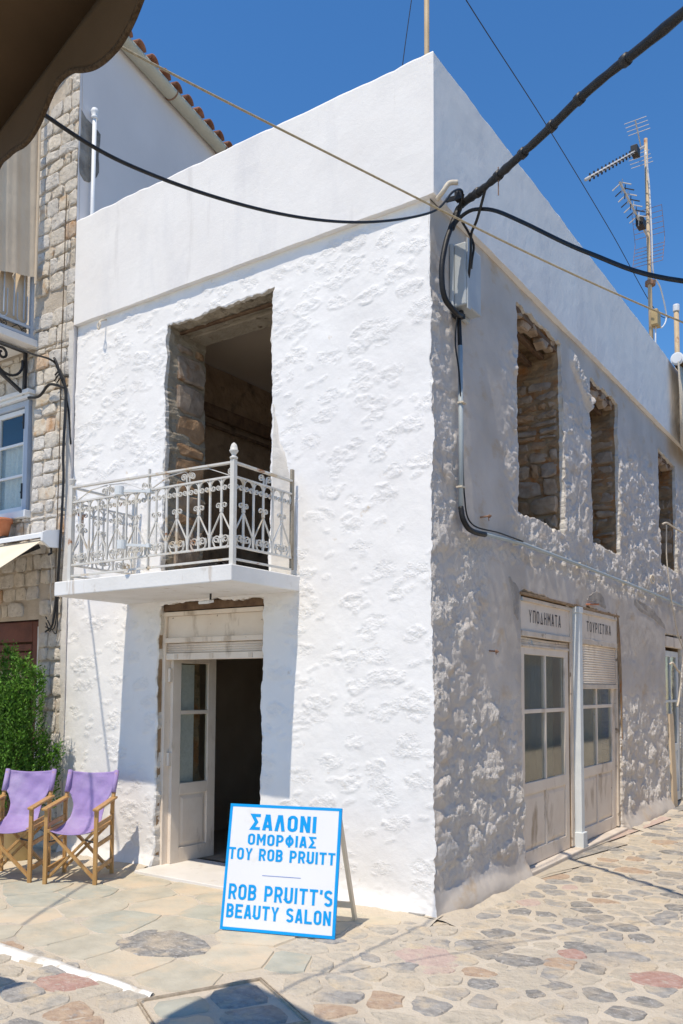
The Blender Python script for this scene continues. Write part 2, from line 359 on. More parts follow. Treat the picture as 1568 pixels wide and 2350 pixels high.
def voronoi(seeds, i, near):
    s = seeds[i]; R = 3.
    poly = [V(s[0]-R, s[1]-R), V(s[0]+R, s[1]-R), V(s[0]+R, s[1]+R), V(s[0]-R, s[1]+R)]
    for j in near:
        t = seeds[j]; d = V(t[0]-s[0], t[1]-s[1]); mid = V((t[0]+s[0])/2, (t[1]+s[1])/2); out = []
        for k in range(len(poly)):
            a, b = poly[k], poly[(k+1) % len(poly)]; da = np.dot(a-mid, d); db = np.dot(b-mid, d)
            if da <= 0: out.append(a)
            if da*db < 0: out.append(a+(b-a)*(da/(da-db)))
        poly = out
        if len(poly) < 3: return None
    return poly
def inset(P, g):
    c = sum(P)/len(P); out = []
    for p in P:
        d = p-c; l = np.linalg.norm(d); out.append(c+d*max(.2, (l-g)/l))
    return out

# ------------------------------------------------------------------ ground
random.seed(11)
g = M(); xs = list(np.arange(-6, 4.01, .1)); ys = list(np.arange(-6, 9.01, .1))
g.grid([[(x, y, .006*float(fbm(V(x*1.3), V(y*1.3), 3, 2)[0])) for x in xs] for y in ys])
for (a, b, c_, d_) in ((-60, -6, -60, 60), (4, 60, -60, 60), (-6, 4, -60, -6), (-6, 4, 9, 60)):
    g.add([(a, c_, -.001), (b, c_, -.001), (b, d_, -.001), (a, d_, -.001)], [(0, 1, 2, 3)])
ground = kind(g.obj('ground', SAND, smooth=True), 'structure')
def is_flag(x, y): return x < -.33-.12*(y+.2)-.12*math.sin(5*y) and y > -2.08
def scr(x, y, z=0.):                       # size of a metre on the ground in the photo, for choosing which stones are parts
    d = Vector((x, y, z))-CAM; zc = d.dot(F_); return (1937*d.dot(R_)/zc+784, 1453-1937*d.dot(U_)/zc, 1937/zc) if zc > .3 else (9e9, 9e9, 0)
def in_house(x, y): return x < .03 and y > -.03 and x > -8
MH = [V(-1.02, -2.55), V(-.10, -2.75), V(.16, -1.98), V(-.27, -1.62)]   # placeholder replaced below
MHC = [V(-.52, -2.22), V(-.22, -1.60), V(.36, -1.93), V(.00, -2.52)]
def in_poly(P, x, y, grow=0.):
    c = sum(P)/len(P); x = c[0]+(x-c[0])/(1+grow); y = c[1]+(y-c[1])/(1+grow); s = 0
    for k in range(len(P)):
        a, b = P[k], P[(k+1) % len(P)]; cr = (b[0]-a[0])*(y-a[1])-(b[1]-a[1])*(x-a[0]); s += 1 if cr > 0 else -1
    return abs(s) == len(P)
SPECIAL = [(-1.07, -2.25, 6, .17), (-1.13, -1.47, 0, .30), (.333, -.724, 5, .19), (1.031, -.177, 6, .09), (1.57, -.353, 6, .15), (.547, -.332, 0, .15), (.80, -.49, 0, .14), (1.035, -.03, 0, .12), (.96, -.80, 3, .17)]
seeds = [(a, b) for a, b, _, _ in SPECIAL]; zone = ['s']*len(seeds)
def ok(x, y, r): return all((x-a)**2+(y-b)**2 > r*r for a, b in seeds)
def scatter(n, x0, x1, y0, y1, r, test, zn):
    for _ in range(n):
        x, y = random.uniform(x0, x1), random.uniform(y0, y1)
        rr = r*random.uniform(.8, 1.15)
        if test(x, y) and ok(x, y, rr): seeds.append((x, y)); zone.append(zn)
scatter(1500, -5.2, .6, -2.06, .1, .40, lambda x, y: is_flag(x, y), 'f')
scatter(7000, -.6, 3.2, -1.2, 1.6, .165, lambda x, y: not is_flag(x, y) and not in_house(x, y), 'c')
scatter(5000, -3.0, 3.2, -3.6, -1.2, .205, lambda x, y: not is_flag(x, y), 'c')
scatter(5000, .0, 3.6, 1.5, 7.5, .19, lambda x, y: not in_house(x, y), 'c')
S = np.array(seeds); cells = []
for i in range(len(S)):
    d = np.hypot(S[:, 0]-S[i, 0], S[:, 1]-S[i, 1]); near = [j for j in np.argsort(d)[1:24]]
    P = voronoi(S, i, near)
    if P is None: continue
    c = sum(P)/len(P)
    if max(np.linalg.norm(p-c) for p in P) > .75: continue
    x, y = S[i]
    if in_poly(MHC, x, y, .22) and zone[i] != 's': continue
    if in_house(c[0], c[1]-.02): continue
    zn = zone[i]
    if zn == 'f':
        Q = smooth_poly(inset(P, random.uniform(.000, .004)), 16, .014, random, 1, .06); h, bv = .003, .008; m_ = FLAG[random.choice((0, 0, 1, 1, 2))]
        Q = [V(q[0], min(max(q[1], -2.04), .02)) for q in Q]
    elif zn == 's':
        k = SPECIAL[i]; rad = k[3]
        Q = [V(k[0]+rad*(1+.18*math.sin(3*a+i))*math.cos(a)*1.12, k[1]+rad*(1+.15*math.cos(2*a+i))*math.sin(a)*.9) for a in np.linspace(0, 2*PI, 15)[:-1]]
        Q = [V(k[0]+(q[0]-k[0])*random.uniform(.9, 1.1), k[1]+(q[1]-k[1])*random.uniform(.9, 1.1)) for q in Q]
        h, bv = .006, .012; m_ = COB[k[2]]
    else:
        if random.random() < .03 and y > -1: continue
        gp = random.uniform(.006, .028)
        Q = smooth_poly(inset(P, gp), 16, .10, random, 1, .16)
        cc = sum(Q)/len(Q); st = random.uniform(.84, 1.); Q = [V(cc[0]+(q[0]-cc[0]), cc[1]+(q[1]-cc[1])*st) for q in Q]
        h, bv = random.uniform(.002, .008), .010
        m_ = COB[random.choices((0, 1, 2, 3, 4, 5), (22 if y > -1.0 else 12, 26, 24, 22, 7, 2))[0]]
    Q = [q if not (q[0] < .05 and q[1] > -.06) else (V(q[0], -.06) if q[0] < 0 else V(.05, q[1])) for q in Q]
    px = scr(c[0], c[1]); r = max(np.linalg.norm(p-c) for p in Q)
    vis = -60 < px[0] < 1630 and 1500 < px[1] < 2420
    cells.append((px[2]*r*(1 if vis else 0), Q, h, bv, m_, zn))
cells.sort(key=lambda t: -t[0])
ident = lambda u, v, z: (u, v, z)
rest = M()
pm = SAND
for k, (px, Q, h, bv, m_, zn) in enumerate(cells):
    if k < 296 and px > 0:
        s_ = M(); stone_mb(s_, Q, ident, h+.004, bv, .02, random, .010, 0, True); o = s_.obj('paving_stone', m_, ground)
        s_ = None
    elif px > 0:
        stone_mb(rest, Q, ident, h+.004, bv, .02, random, .010, COB.index(m_) if m_ in COB else 2, True)
if rest.v: kind(rest.obj('paving_stones', COB, ground), 'stuff')
# painted kerb strip at the edge of the flagged terrace
kb = M(); n = 40
rows = [[], [], [], []]
for i in range(n+1):
    t = i/n; x = -4.6+4.1*t; y = -2.055-.075*t; jw = .020*float(fbm(V(x*9), V(0.), 4, 4, .65)[0]); wd = .10*(1-.75*t**3)
    rows[0].append((x, y+wd*.4+jw, .002)); rows[1].append((x, y+wd*.36+jw, .024)); rows[2].append((x, y-.2*wd+jw, .022)); rows[3].append((x, y-wd+jw*1.6, -.004))
kb.grid(rows); kind(kb.obj('kerb', KERB, smooth=True), 'structure')
# sandy mortar heaped unevenly along the foot of the walls
def footing(pts):
    m = M(); rows = [[], [], [], []]
    for (x, y, nx, ny, d) in pts:
        s_ = x*5+y*5; hh = .035+.03*float(fbm(V(s_), V(.5), 3, 3)[0]); ww = .09+.07*float(fbm(V(s_*.8), V(1.5), 4, 3)[0])
        for k, (o, z) in enumerate(((-.06, hh), (.01+d, hh*.8), (.03+d+ww*.5, hh*.35), (.05+d+ww, -.004))): rows[k].append((x+nx*o, y+ny*o, z))
    m.grid(rows); m.obj('mortar_fillet', SAND, ground, smooth=True)
footing([(x, -.03, 0, -1, .03) for x in np.arange(-1.42, .06, .03)]); footing([(x, -.03, 0, -1, .03) for x in np.arange(-4.0, -2.8, .03)])
footing([(.0, y, 1, 0, .085) for y in np.arange(-.06, 1.6, .03)]); footing([(.0, y, 1, 0, .085) for y in np.arange(4.55, 6.5, .04)])
# inset cover with a stone filling
mh = thing('manhole_cover', 'stone filled manhole cover with rusty metal rim set in the paving', 'manhole cover', (-.1, -2.05, 0))
def rim(P, wd, z0, z1):
    m = M(); k = len(P)
    for i in range(k):
        a, b = V(*P[i], 0), V(*P[(i+1) % k], 0); m.bar(a+V(0, 0, (z0+z1)/2+.0006*i), b+V(0, 0, (z0+z1)/2+.0006*i), wd, z1-z0)
    return m
rim(MHC, .007, -.01, .012).obj('frame', DUSTI, mh); rim([sum(MHC)/4+(p-sum(MHC)/4)*.965 for p in MHC], .005, -.01, .011).obj('rim', DUSTI, mh)
cM = sum(MHC)/4
for (a, b, c2, d2, mm) in ((.03, .47, .05, .47, FLAG[2]), (.52, .97, .03, .50, COB[1]), (.04, .40, .53, .96, FLAG[1]), (.45, .96, .55, .97, COB[1])):
    def bl(u, v): return (MHC[0]*(1-u)+MHC[1]*u)*(1-v)+(MHC[3]*(1-u)+MHC[2]*u)*v
    Q = [cM+(q-cM)*.9 for q in smooth_poly([bl(a, c2), bl(b, c2), bl(b, d2), bl(a, d2)], 12, .03)]
    s_ = M(); stone_mb(s_, Q, ident, .008, .01, .02, random, 0, 0, True); s_.obj('inlay_stone', mm, mh, smooth=True)

# ------------------------------------------------------------------ whitewashed house
H2, H1, D = 5.2, 6.29, 9.2
house = thing('whitewashed_house', 'white two storey corner house with rough whitewashed walls and smooth parapet', 'house')
OA = [(-2.80, -1.525, 2.49, 4.92), (-2.80, -1.575, -1., 2.345)]
OB = [(1.635, 2.79, 3.13, 5.04), (3.65, 4.68, 3.16, 4.98), (6.5, 7.5, 3.27, 4.86), (1.605, 4.48, -1., 2.44), (6.58, 7.62, -1., 2.36)]
def hA(u, z, full=False):
    f1, f2, cid = worley(u/.27+.35*fbm(u*3, z*3, 2, 3), (z-.10*u)/.15+.35*fbm(u*3, z*3, 9, 3), 21)
    m = sst(.42, .34, f1+.16*fbm(u*16, z*20, 23, 4, .6)-.10*(cid-.5))*np.where(cid > .38, 1, 0)
    g1, g2, gid = worley(u/.13+.4*fbm(u*5, z*5, 25, 2), (z-.2*u)/.062+.4*fbm(u*5, z*5, 27, 2), 29)
    m2 = sst(.40, .32, g1+.16*fbm(u*30, z*34, 19, 3))*np.where(gid > .83, 1, 0)
    h = .009*fbm(u*1.6, z*1.6, 31, 3)+.003*fbm(u*6, z*6, 33, 3)
    rough = fbm(u*15+z*5, z*24, 35, 4, .62)
    h = h+m*(.007*(cid-.42)+.009*rough)+m2*(.006*gid-.002)*(1-m)+.0008*fbm(u*40, z*40, 41, 3)
    h = h+.05*sst(.22, 0., z)**2*(.4+.6*sst(.0, .25, -u))
    return (h, np.clip(m*(.35+1.0*cid)+m2*.7+.07, 0, 1)*sst(.12, .25, z)) if full else h
def zonesB(y, z):
    r = np.ones_like(y)
    wob = .25*fbm(y*2.2, z*2.2, 51, 3)
    up = sst(2.72, 2.85, z+.3*wob)
    r = r*(1-.93*up*sst(.28, .42, y+wob*.6)*sst(1.55, 1.2, y+wob))
    r = r*(1-.93*up*sst(4.45, 4.75, z+wob))
    r = r*(1-.9*sst(1.75, 2.1, z+wob)*sst(2.78, 2.6, z)*sst(.55, .95, y+wob*1.5))
    r = r*(1-.8*sst(.5, .8, y+wob)*sst(1.2, 1.6, z+wob)*sst(2.2, 1.8, z))
    return r
def hB(y, z, full=False):
    r = zonesB(y, z)
    n1 = fbm(y*6.5+.8*fbm(y*3, z*3, 61, 2), z*7.5, 63, 4, .55); n2 = fbm(y*17, z*20, 65, 4, .6)
    f1, f2, cid = worley(y/.27+.4*fbm(y*3, z*3, 83, 3), z/.19+.4*fbm(y*3, z*3, 85, 3), 87)
    dome = np.sqrt(np.clip(1-(f1/.62)**2, 0, 1))*np.where(cid > .25, .4+.6*cid, .15)
    low = sst(2.1, 1.5, z); p1 = np.clip(n1*1.8+.05, 0, 1)
    h = .012*fbm(y*.9, z*.9, 71, 3)+.004*fbm(y*5, z*5, 73, 3)
    h = h+r*(low*(.022*np.minimum(dome, .8)+.022*p1*(.4+dome))+(1-low)*(.024*p1+.010*dome)+.012*n2-.012)
    sk = sst(.27, .0, z+.06*fbm(y*2.2, z*0+.3, 79, 2))
    ck = sst(.11, .05, np.abs((z-(4.97-.52*(y-3.03)))-.02))*sst(2.98, 3.06, y)*sst(3.78, 3.68, y)
    h = h*(1-.85*sst(.30, .10, z))+ck*(.045+.03*n2+.02*n1)
    if full: return h+np.where((y < 1.6) | ((y > 4.5) & (y < 6.6)), .085*sk**1.5*(.35+.65*sst(.0, .25, y)), 0), np.clip(r*(.25+.9*sst(-.25, .25, fbm(y*3.1, z*2.4, 89, 3)))+ck, 0, 1)*sst(.10, .35, z)
    return h+np.where((y < 1.6) | ((y > 4.5) & (y < 6.6)), .085*sk**1.5*(.35+.65*sst(.0, .25, y)), 0)
def axis_lines(lo, hi, brk, step):
    b = sorted(set([lo, hi]+[x for x in brk if lo < x < hi])); out = []
    for i in range(len(b)-1):
        n = max(1, int(round((b[i+1]-b[i])/step))); out += list(np.linspace(b[i], b[i+1], n+1)[:-1])
    return np.array(out+[hi])
def edge_warp(u, z, ops, seed, amp):
    du = np.zeros_like(u); dz = np.zeros_like(u)
    for k, (a, b, c, d) in enumerate(ops):
        iz = sst(c-.12, c, z)*sst(d+.12, d, z); iu = sst(a-.12, a, u)*sst(b+.12, b, u)
        for j, e in enumerate((a, b)):
            du += amp*(fbm(z*7, z*0+k*3.1+j*7, seed, 4, .6)+.6*fbm(z*1.7, z*0+j*5+k, seed+4, 2))*np.exp(-((u-e)/.05)**2)*iz
        for j, e in enumerate((c, d)):
            if e < .01: continue
            dz += amp*(1.3*fbm(u*7, u*0+k*2.3+j*4, seed+8, 4, .6)+.8*fbm(u*1.9, u*0+j*3+k, seed+9, 2))*np.exp(-((z-e)/.05)**2)*iu
    return du, dz
def build_facade(which, step):
    ops = OA if which == 'A' else OB
    lo, hi = (-4.06, 0.) if which == 'A' else (0., D)
    us = axis_lines(lo, hi, [x for o in ops for x in o[:2]], step); zs = axis_lines(-.05, H2, [x for o in ops for x in o[2:]], step)
    U, Z = np.meshgrid(us, zs); du, dz = edge_warp(U, Z, ops, 81 if which == 'A' else 91, .022 if which == 'A' else .030)
    u, z = U+du, Z+dz
    if which == 'A':
        h, chip = hA(u, z, True); cor = np.exp(-((U)/.035)**2); hc = hB(np.zeros_like(z), z)
        x = u+cor*(-.055*z/H2+hc); y = .05*z/H2-h
    else:
        h, chip = hB(u, z, True); cor = np.exp(-((U)/.035)**2); hc = hA(np.zeros_like(z), z)
        y = u+cor*(.05*z/H2-hc); x = -.055*z/H2+h
    nu = len(us); Pos = np.stack([x, y, z], -1)
    cu = (us[1:]+us[:-1])/2; cz = (zs[1:]+zs[:-1])/2; CU, CZ = np.meshgrid(cu, cz); keep = np.ones(CU.shape, bool)
    for a, b, c, d in ops: keep &= ~((CU > a) & (CU < b) & (CZ > c) & (CZ < d))
    I, J = np.nonzero(keep); i0 = I*nu+J
    F = np.stack([i0, i0+1, i0+nu+1, i0+nu], -1)
    used = np.unique(F); remap = np.full(Pos.shape[0]*nu, -1); remap[used] = np.arange(len(used))
    V_ = Pos.reshape(-1, 3)[used]; F2 = remap[F]
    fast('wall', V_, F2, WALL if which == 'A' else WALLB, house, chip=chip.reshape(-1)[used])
    # reveals
    inn = np.array((0, 1., 0)) if which == 'A' else np.array((-1., 0, 0))
    for k, (a, b, c, d) in enumerate(ops):
        ia, ib = np.argmin(abs(us-a)), np.argmin(abs(us-b)); ic, id_ = (np.argmin(abs(zs-c)) if c > 0 else 0), np.argmin(abs(zs-d))
        path = [(r, ia, -1, 0) for r in range(ic, id_)]+[(id_, q, 0, 1) for q in range(ia, ib)]+[(r, ib, 1, 0) for r in range(id_, ic, -1)]
        if c > 0: path += [(ic, q, 0, -1) for q in range(ib, ia, -1)]
        else: path.append((ic, ib, 1, 0))
        R0 = np.array([Pos[r, q] for r, q, _, _ in path]); nrm = np.array([(s, t) for _, _, s, t in path], float)
        deps = [0, .015, .05, .09, .14, .2, .27, .34, .42, .5, .56]; rings = []
        for kk, dd in enumerate(deps):
            P = R0.copy()
            if kk:
                tgt = dd if which == 'A' else -dd
                ax = 1 if which == 'A' else 0
                f = sst(0, .05, dd)
                P[:, ax] = P[:, ax]*(1-f)+(0*f)+(tgt if True else 0)
                s0 = R0[:, 2]*9+R0[:, 0]*9+R0[:, 1]*9
                nz = .020*fbm(s0*1.3, s0*0+dd*14+k*5, 101, 4, .6)-.008
                if which == 'A': P[:, 0] += nrm[:, 0]*nz
                else: P[:, 1] += nrm[:, 0]*nz
                P[:, 2] += nrm[:, 1]*nz
            rings.append(P)
        n = len(path); vs = np.concatenate(rings); fs = []; mi = []
        seg = n if c > 0 else n-1
        for kk in range(len(deps)-1):
            for j in range(seg):
                fs.append((kk*n+j, kk*n+(j+1) % n, (kk+1)*n+(j+1) % n, (kk+1)*n+j)); mi.append(0 if kk < 1 else (1 if kk < 3 else 2))
        fast('reveal', vs, fs, [WALL if which == 'A' else WALLB, PLAST, CONC if (which == 'A' and k == 0) else RUB], house, mi, False)
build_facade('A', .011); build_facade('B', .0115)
# parapet, soffit included, swept round the corner
def parapet():
    st = [(x, 0.) for x in np.linspace(-4.06, 0, 72)]+[(0., y) for y in np.linspace(0, D, 150)[1:]]
    prof = [(.30, 0.)]+[(o, 0.) for o in (.06, .0)]+[(0., z) for z in np.linspace(.04, 1.07, 14)]+[(.012, 1.09), (.12, 1.095), (.25, 1.085), (.26, .3)]
    V_ = []
    for i, (x, y) in enumerate(st):
        corner = (i == 71)
        for k, (o, zz) in enumerate(prof):
            ii = (V(-o, o) if corner else (V(0, o) if i < 71 else V(-o, 0)))
            s = x+y*1.; b = .004*float(fbm(V(s*2.2), V(zz*2.2), 7, 3)[0])+.0015*float(fbm(V(s*14), V(zz*14), 8, 2)[0]) if 2 <= k <= 17 else 0
            if i in (0, 71): pass
            bz = .012*float(fbm(V(s*6), V(0.), 12, 4, .65)[0]) if k >= 16 and k < 20 else (.006*float(fbm(V(s*7), V(2.), 13, 3)[0]) if k in (2, 3) else 0)
            nn = V(0, -b) if i < 71 else V(b, 0)
            if corner: nn = V(b, -b)
            V_.append((x+ii[0]+nn[0], y+ii[1]+nn[1], H2+zz+bz))
    n = len(prof); F = [(i*n+k, (i+1)*n+k, (i+1)*n+k+1, i*n+k+1) for i in range(len(st)-1) for k in range(n-1)]
    fast('parapet', V_, F, PARA, house, None, False)
    M().add(V_[:n], [tuple(range(n))]).obj('parapet_end', PARA, house)
parapet()
M().box((-2.15, 4.7, 5.27), (3.8, 8.8, .12)).obj('roof', CONC, house)
# upstairs room and ground floor room
def quad(name, pts, m_, par=house):
    return M().add(pts, [(0, 1, 2, 3)]).obj(name, m_, par)
M().box((-2.1, 4.6, 5.13), (3.98, 8.4, .14)).obj('ceiling', ROOMC, house)
M().box((-2.1, 4.65, 2.43), (3.98, 8.3, .10)).obj('floor', CONC, house)
r_ = M(); gp = [[(-3.36+.03*float(fbm(V(y*3), V(z*3), 5, 4)[0]), y, z) for y in np.arange(.5, 9, .1)] for z in np.arange(2.48, 5.1, .08)]
r_.grid(gp); r_.obj('interior_wall', ROOM, house, smooth=True)
M().bar((-3.31, .6, 4.52), (-3.31, 8.8, 4.52), .05, .14).obj('timber_beam', WOODD, house, bev=.008)
M().bar((-3.30, .6, 4.36), (-3.30, 8.8, 4.36), .03, .03).obj('timber_batten', WOODD, house, bev=.004)
quad('interior_wall', [(-3.36, 4.6, 2.48), (-.4, 4.6, 2.48), (-.4, 4.6, 5.06), (-3.36, 4.6, 5.06)], ROOM)
for pts in ([(-3.6, .5, .03), (-.5, .5, .03), (-.5, 8.6, .03), (-3.6, 8.6, .03)],): quad('floor', pts, SHOPI)
quad('interior_wall', [(-3.6, .5, 0), (-3.6, 8.6, 0), (-3.6, 8.6, 2.38), (-3.6, .5, 2.38)], SHOPI)
quad('interior_wall', [(-3.6, 5.2, 0), (-.5, 5.2, 0), (-.5, 5.2, 2.38), (-3.6, 5.2, 2.38)], SHOPI)
# rebar and ledge under the upper lintel
M().bar((-2.79, .22, 4.885), (-1.54, .22, 4.885), .03, .02).obj('lintel_batten', WOODD, house)
M().bar((-2.79, .44, 4.895), (-1.54, .44, 4.895), .22, .04).obj('lintel', CONC, house, bev=.01)
# jamb stones, laid in rough courses: left jamb of the balcony opening and the far jambs of the side windows
def courses(z0, z1, w0, w1, rnd, hmin=.09, hmax=.24, wmin=.14, wmax=.30, gap=.012):
    z = z0; out = []
    while z < z1-.05:
        hh = min(rnd.uniform(hmin, hmax), z1-z); u = w0
        while u < w1-.03:
            ww = rnd.uniform(wmin, wmax)
            if w1-u-ww < wmin*.6: ww = w1-u
            ww = min(ww, w1-u); a, b = u+gap, u+ww-gap; c, d = z+gap, z+hh-gap; j = lambda k: rnd.uniform(-k, k)
            if b-a > .03 and d-c > .02:
                q = rnd.uniform(.06, .16)*min(b-a, d-c)
                P = [V(a+j(.012), c+q+j(.01)), V(a+q+j(.01), c+j(.012)), V(b-q+j(.01), c+j(.012)), V(b+j(.012), c+q+j(.01)),
                     V(b+j(.012), d-q+j(.01)), V(b-q+j(.01), d+j(.012)), V(a+q+j(.01), d+j(.012)), V(a+j(.012), d-q+j(.01))]
                out.append(P)
            u += ww
        z += hh
    return out
rnd = random.Random(3)
for P in courses(2.52, 4.80, .17, .55, rnd, .12, .30, .2, .45):
    s_ = M(); stone_mb(s_, smooth_poly(P, 11, .04, rnd), lambda u, v, h: (-2.805+h, u, v), .045, .018, .05, rnd, .15); s_.obj('jamb_stone', rnd.choice(JST), house)
for wi, (a, b, c, d) in enumerate(OB[:3]):
    for P in courses(c+.03, d-.28, .10, .56, rnd, .05, .21, .09, .34):
        s_ = M(); stone_mb(s_, smooth_poly(P, 11, .09, rnd), lambda u, v, h: (-u, b+.012-h, v), rnd.uniform(.02, .05), .014, .05, rnd, .2); s_.obj('jamb_stone', rnd.choice(JST), house)
    # collapsed lintel: timber sticks and rubble under the parapet
    for q in range(3):
        M().bar((-.10-.13*q, a+.02, d-.03-.05*q), (-.12-.13*q, b-.02, d-.05-.05*q), .05, .05).obj('lintel_timber', WOODD, house, bev=.006)
    for q in range(5):
        P = [V(.1*math.cos(t)*rnd.uniform(.7, 1.2), .07*math.sin(t)*rnd.uniform(.7, 1.2)) for t in np.linspace(0, 2*PI, 9)[:-1]]
        yy = a+(b-a)*(q+.5)/5
        s_ = M(); stone_mb(s_, P, lambda u, v, h: (-.13+h, yy+u, d-.03-.04*(q % 2)+v), .04, .012, .05, rnd, .3); s_.obj('lintel_stone', JST[1], house)
# cream patch of newer plaster beside the balcony opening
P = [V(-1.53, 2.5), V(-1.53, 3.9), V(-1.46, 3.62), V(-1.36, 3.40), V(-1.30, 3.2), V(-1.26, 2.9), V(-1.24, 2.5)]
pg = M(); rows = []
for zz in np.linspace(2.49, 3.92, 60):
    xr = np.interp(zz, [2.49, 2.9, 3.2, 3.4, 3.62, 3.92], [-1.22, -1.25, -1.29, -1.35, -1.45, -1.515])+.02*float(fbm(V(zz*8), V(1.), 15, 3)[0])
    row = []
    for t in np.linspace(0, 1, 14):
        x = -1.50+(xr+1.50)*t; hh = float(hA(V(x), V(zz))[0])
        row.append((x, .05*zz/H2-hh*.75-.010*math.sin(PI*min(1, (1-t)*3+.02)/2), zz))
    rows.append(row)
pg.grid(rows); pg.obj('plaster_patch', PLAST, house, smooth=True)

# ---- balcony
SX0, SX1, SD, SZ0, SZ1 = -3.209, -1.213, .782, 2.355, 2.476
M().box(((SX0+SX1)/2, -SD/2+.03, (SZ0+SZ1)/2), (SX1-SX0, SD+.06, SZ1-SZ0)).obj('balcony_slab', SLABM, house, bev=.008)
rl = M()
RX0, RX1, RY = -3.06, -1.245, -.735
def ztop(x): return 3.275+(3.225-3.275)*(x-RX0)/(RX1-RX0)
def zsec(x): return 3.145+(3.122-3.145)*(x-RX0)/(RX1-RX0)
zlow, zbot = 2.612, 2.520
for zf, wd in ((ztop, .034), (zsec, .022)):
    rl.bar((RX0, RY, zf(RX0)), (RX1, RY, zf(RX1)), wd, .014)
for zc in (zlow, zbot): rl.bar((RX0, RY, zc), (RX1, RY, zc), .022, .014)
for xs_ in (RX0, RX1):
    zt, z2 = ztop(xs_), zsec(xs_)
    for zc, wd in ((zt, .034), (z2, .022), (zlow, .022), (zbot, .022)): rl.bar((xs_, RY, zc+.0005), (xs_, -.06, zc+.0005), wd, .014)
rail = rl.obj('balcony_railing', IRON, house)
def post(x, y, z1, s=.04):
    M().box((x, y, (SZ1+z1)/2), (s, s, z1-SZ1)).obj('post', IRON, rail, bev=.003)
post(RX1, RY, 3.245, .038); post(RX0, RY, 3.29, .040)
M().lathe([(.010, 0), (.028, .004), (.030, .016), (.016, .026), (.016, .036), (.030, .056), (.034, .066), (.027, .072), (.026, .09), (.018, .112), (.004, .124)], (RX1, RY, 3.245), 14).obj('finial', IRON, rail, smooth=True)
M().lathe([(.014, 0), (.016, .02), (.030, .045), (.030, .055), (.012, .06)], (RX0, RY, 3.29), 12).obj('finial', IRON, rail, smooth=True)
M().box((RX1+.0, -.045, 2.92), (.022, .03, .80)).obj('post', CONC, rail); M().box((RX0, -.05, 2.92), (.030, .03, .80)).obj('post', IRON, rail)
M().box(((RX0+RX1)/2+.03, RY, 2.9), (.012, .022, .80)).obj('post', IRON, rail)
def spiral(c, r0, r1, a0, turns, n=14):
    return [(c[0]+(r0+(r1-r0)*k/n)*math.cos(a0+2*PI*turns*k/n), c[1]+(r0+(r1-r0)*k/n)*math.sin(a0+2*PI*turns*k/n)) for k in range(n+1)]
PIT = .1135; HB = zsec(-2.2)-zlow
def strip2(m, path, wd=.014, th=.005):   # flat iron strip following a curve in the x-z plane
    k = len(path); vs = []
    for i in range(k):
        a = V(*path[max(i-1, 0)]); b = V(*path[min(i+1, k-1)]); t = b-a; t = t/(np.linalg.norm(t)+1e-9); nn = V(-t[1], t[0]); p = V(*path[i])
        for sy in (-1, 1):
            for sn in (-1, 1): q = p+nn*sn*th/2; vs.append((q[0], sy*wd/2, q[1]))
    fs = []
    for i in range(k-1):
        a, b = i*4, i*4+4; fs += [(a, a+1, b+1, b), (a+2, b+2, b+3, a+3), (a, b, b+2, a+2), (a+1, a+3, b+3, b+1)]
    m.add(vs, fs)
def scroll_mesh():
    m = M(); mid = .56*HB
    for s in (-1, 1):
        strip2(m, [(s*.004, mid-.03), (s*.012, mid+.0)]+[(s*(p[0]), p[1]) for p in spiral((.030, mid+.022), .026, .006, PI+.6, -1.25)])
        strip2(m, [(s*.004, mid-.03), (s*(PIT*.88), .10), (s*PIT*.95, .04), (s*PIT*.97, .0)])
        strip2(m, [(s*.006, .10), (s*.010, .085)]+[(s*p[0], p[1]) for p in spiral((.044, .062), .034, .008, PI+.9, -1.5, 18)][::1])
        strip2(m, [(s*.072, .085), (s*.080, .05), (s*.066, .015), (s*.04, .003)])
    m.box((0, 0, mid-.02), (.022, .018, .012)); m.box((0, 0, .075), (.02, .018, .012))
    return m.mesh('scroll', IRON)
def arch_mesh():
    m = M(); w2 = PIT/2-.004
    for s in (-1, 1):
        strip2(m, [(s*w2*math.sin(t), HB-.062+.058*math.cos(t)) for t in np.linspace(0, PI/2, 7)]+[(s*(p[0]), p[1]) for p in spiral((.026, HB-.070), .024, .005, .15, -1.3)])
    return m.mesh('arch', IRON)
SCR, ARC = scroll_mesh(), arch_mesh()
bm_ = M().box((0, 0, HB/2), (.014, .012, HB)).mesh('baluster', IRON)
sm_ = M()
for s in (-1, 1):
    strip2(sm_, [(s*.015, .012), (s*.015, .03)]+[(s*p[0], p[1]) for p in spiral((.045, .05), .030, .006, PI, -1.5)])
SML = sm_.mesh('curl', IRON)
brace = M(); strip2(brace, [(-.20, .005), (.0, .085), (.20, .10)], .010, .006); strip2(brace, [(p[0]-.22, p[1]) for p in spiral((0, .035), .030, .006, -PI/2, 1.5)], .010); strip2(brace, [(p[0]+.24, p[1]) for p in spiral((0, .06), .030, .006, PI/2, 1.5)], .010)
BRC = brace.mesh('curl', IRON)
def put(me, name, loc, rz=0., sz=1.):
    o = bpy.data.objects.new(name, me); COL.objects.link(o); o.parent = rail; o.location = loc; o.rotation_euler = (0, 0, rz); o.scale = (1, 1, sz); return o
n = 16
for i in range(n+1):
    x = RX0+(RX1-RX0)*i/n; sz = (zsec(x)-zlow)/HB
    if 0 < i < n and i != 8: put(bm_, 'baluster', (x, RY, zlow), 0, sz)
    if i % 2 == 1: put(SCR, 'scroll', (x, RY, zlow), 0, sz)
    if i < n: put(ARC, 'arch', (x+(RX1-RX0)/n/2, RY, zlow), 0, sz)
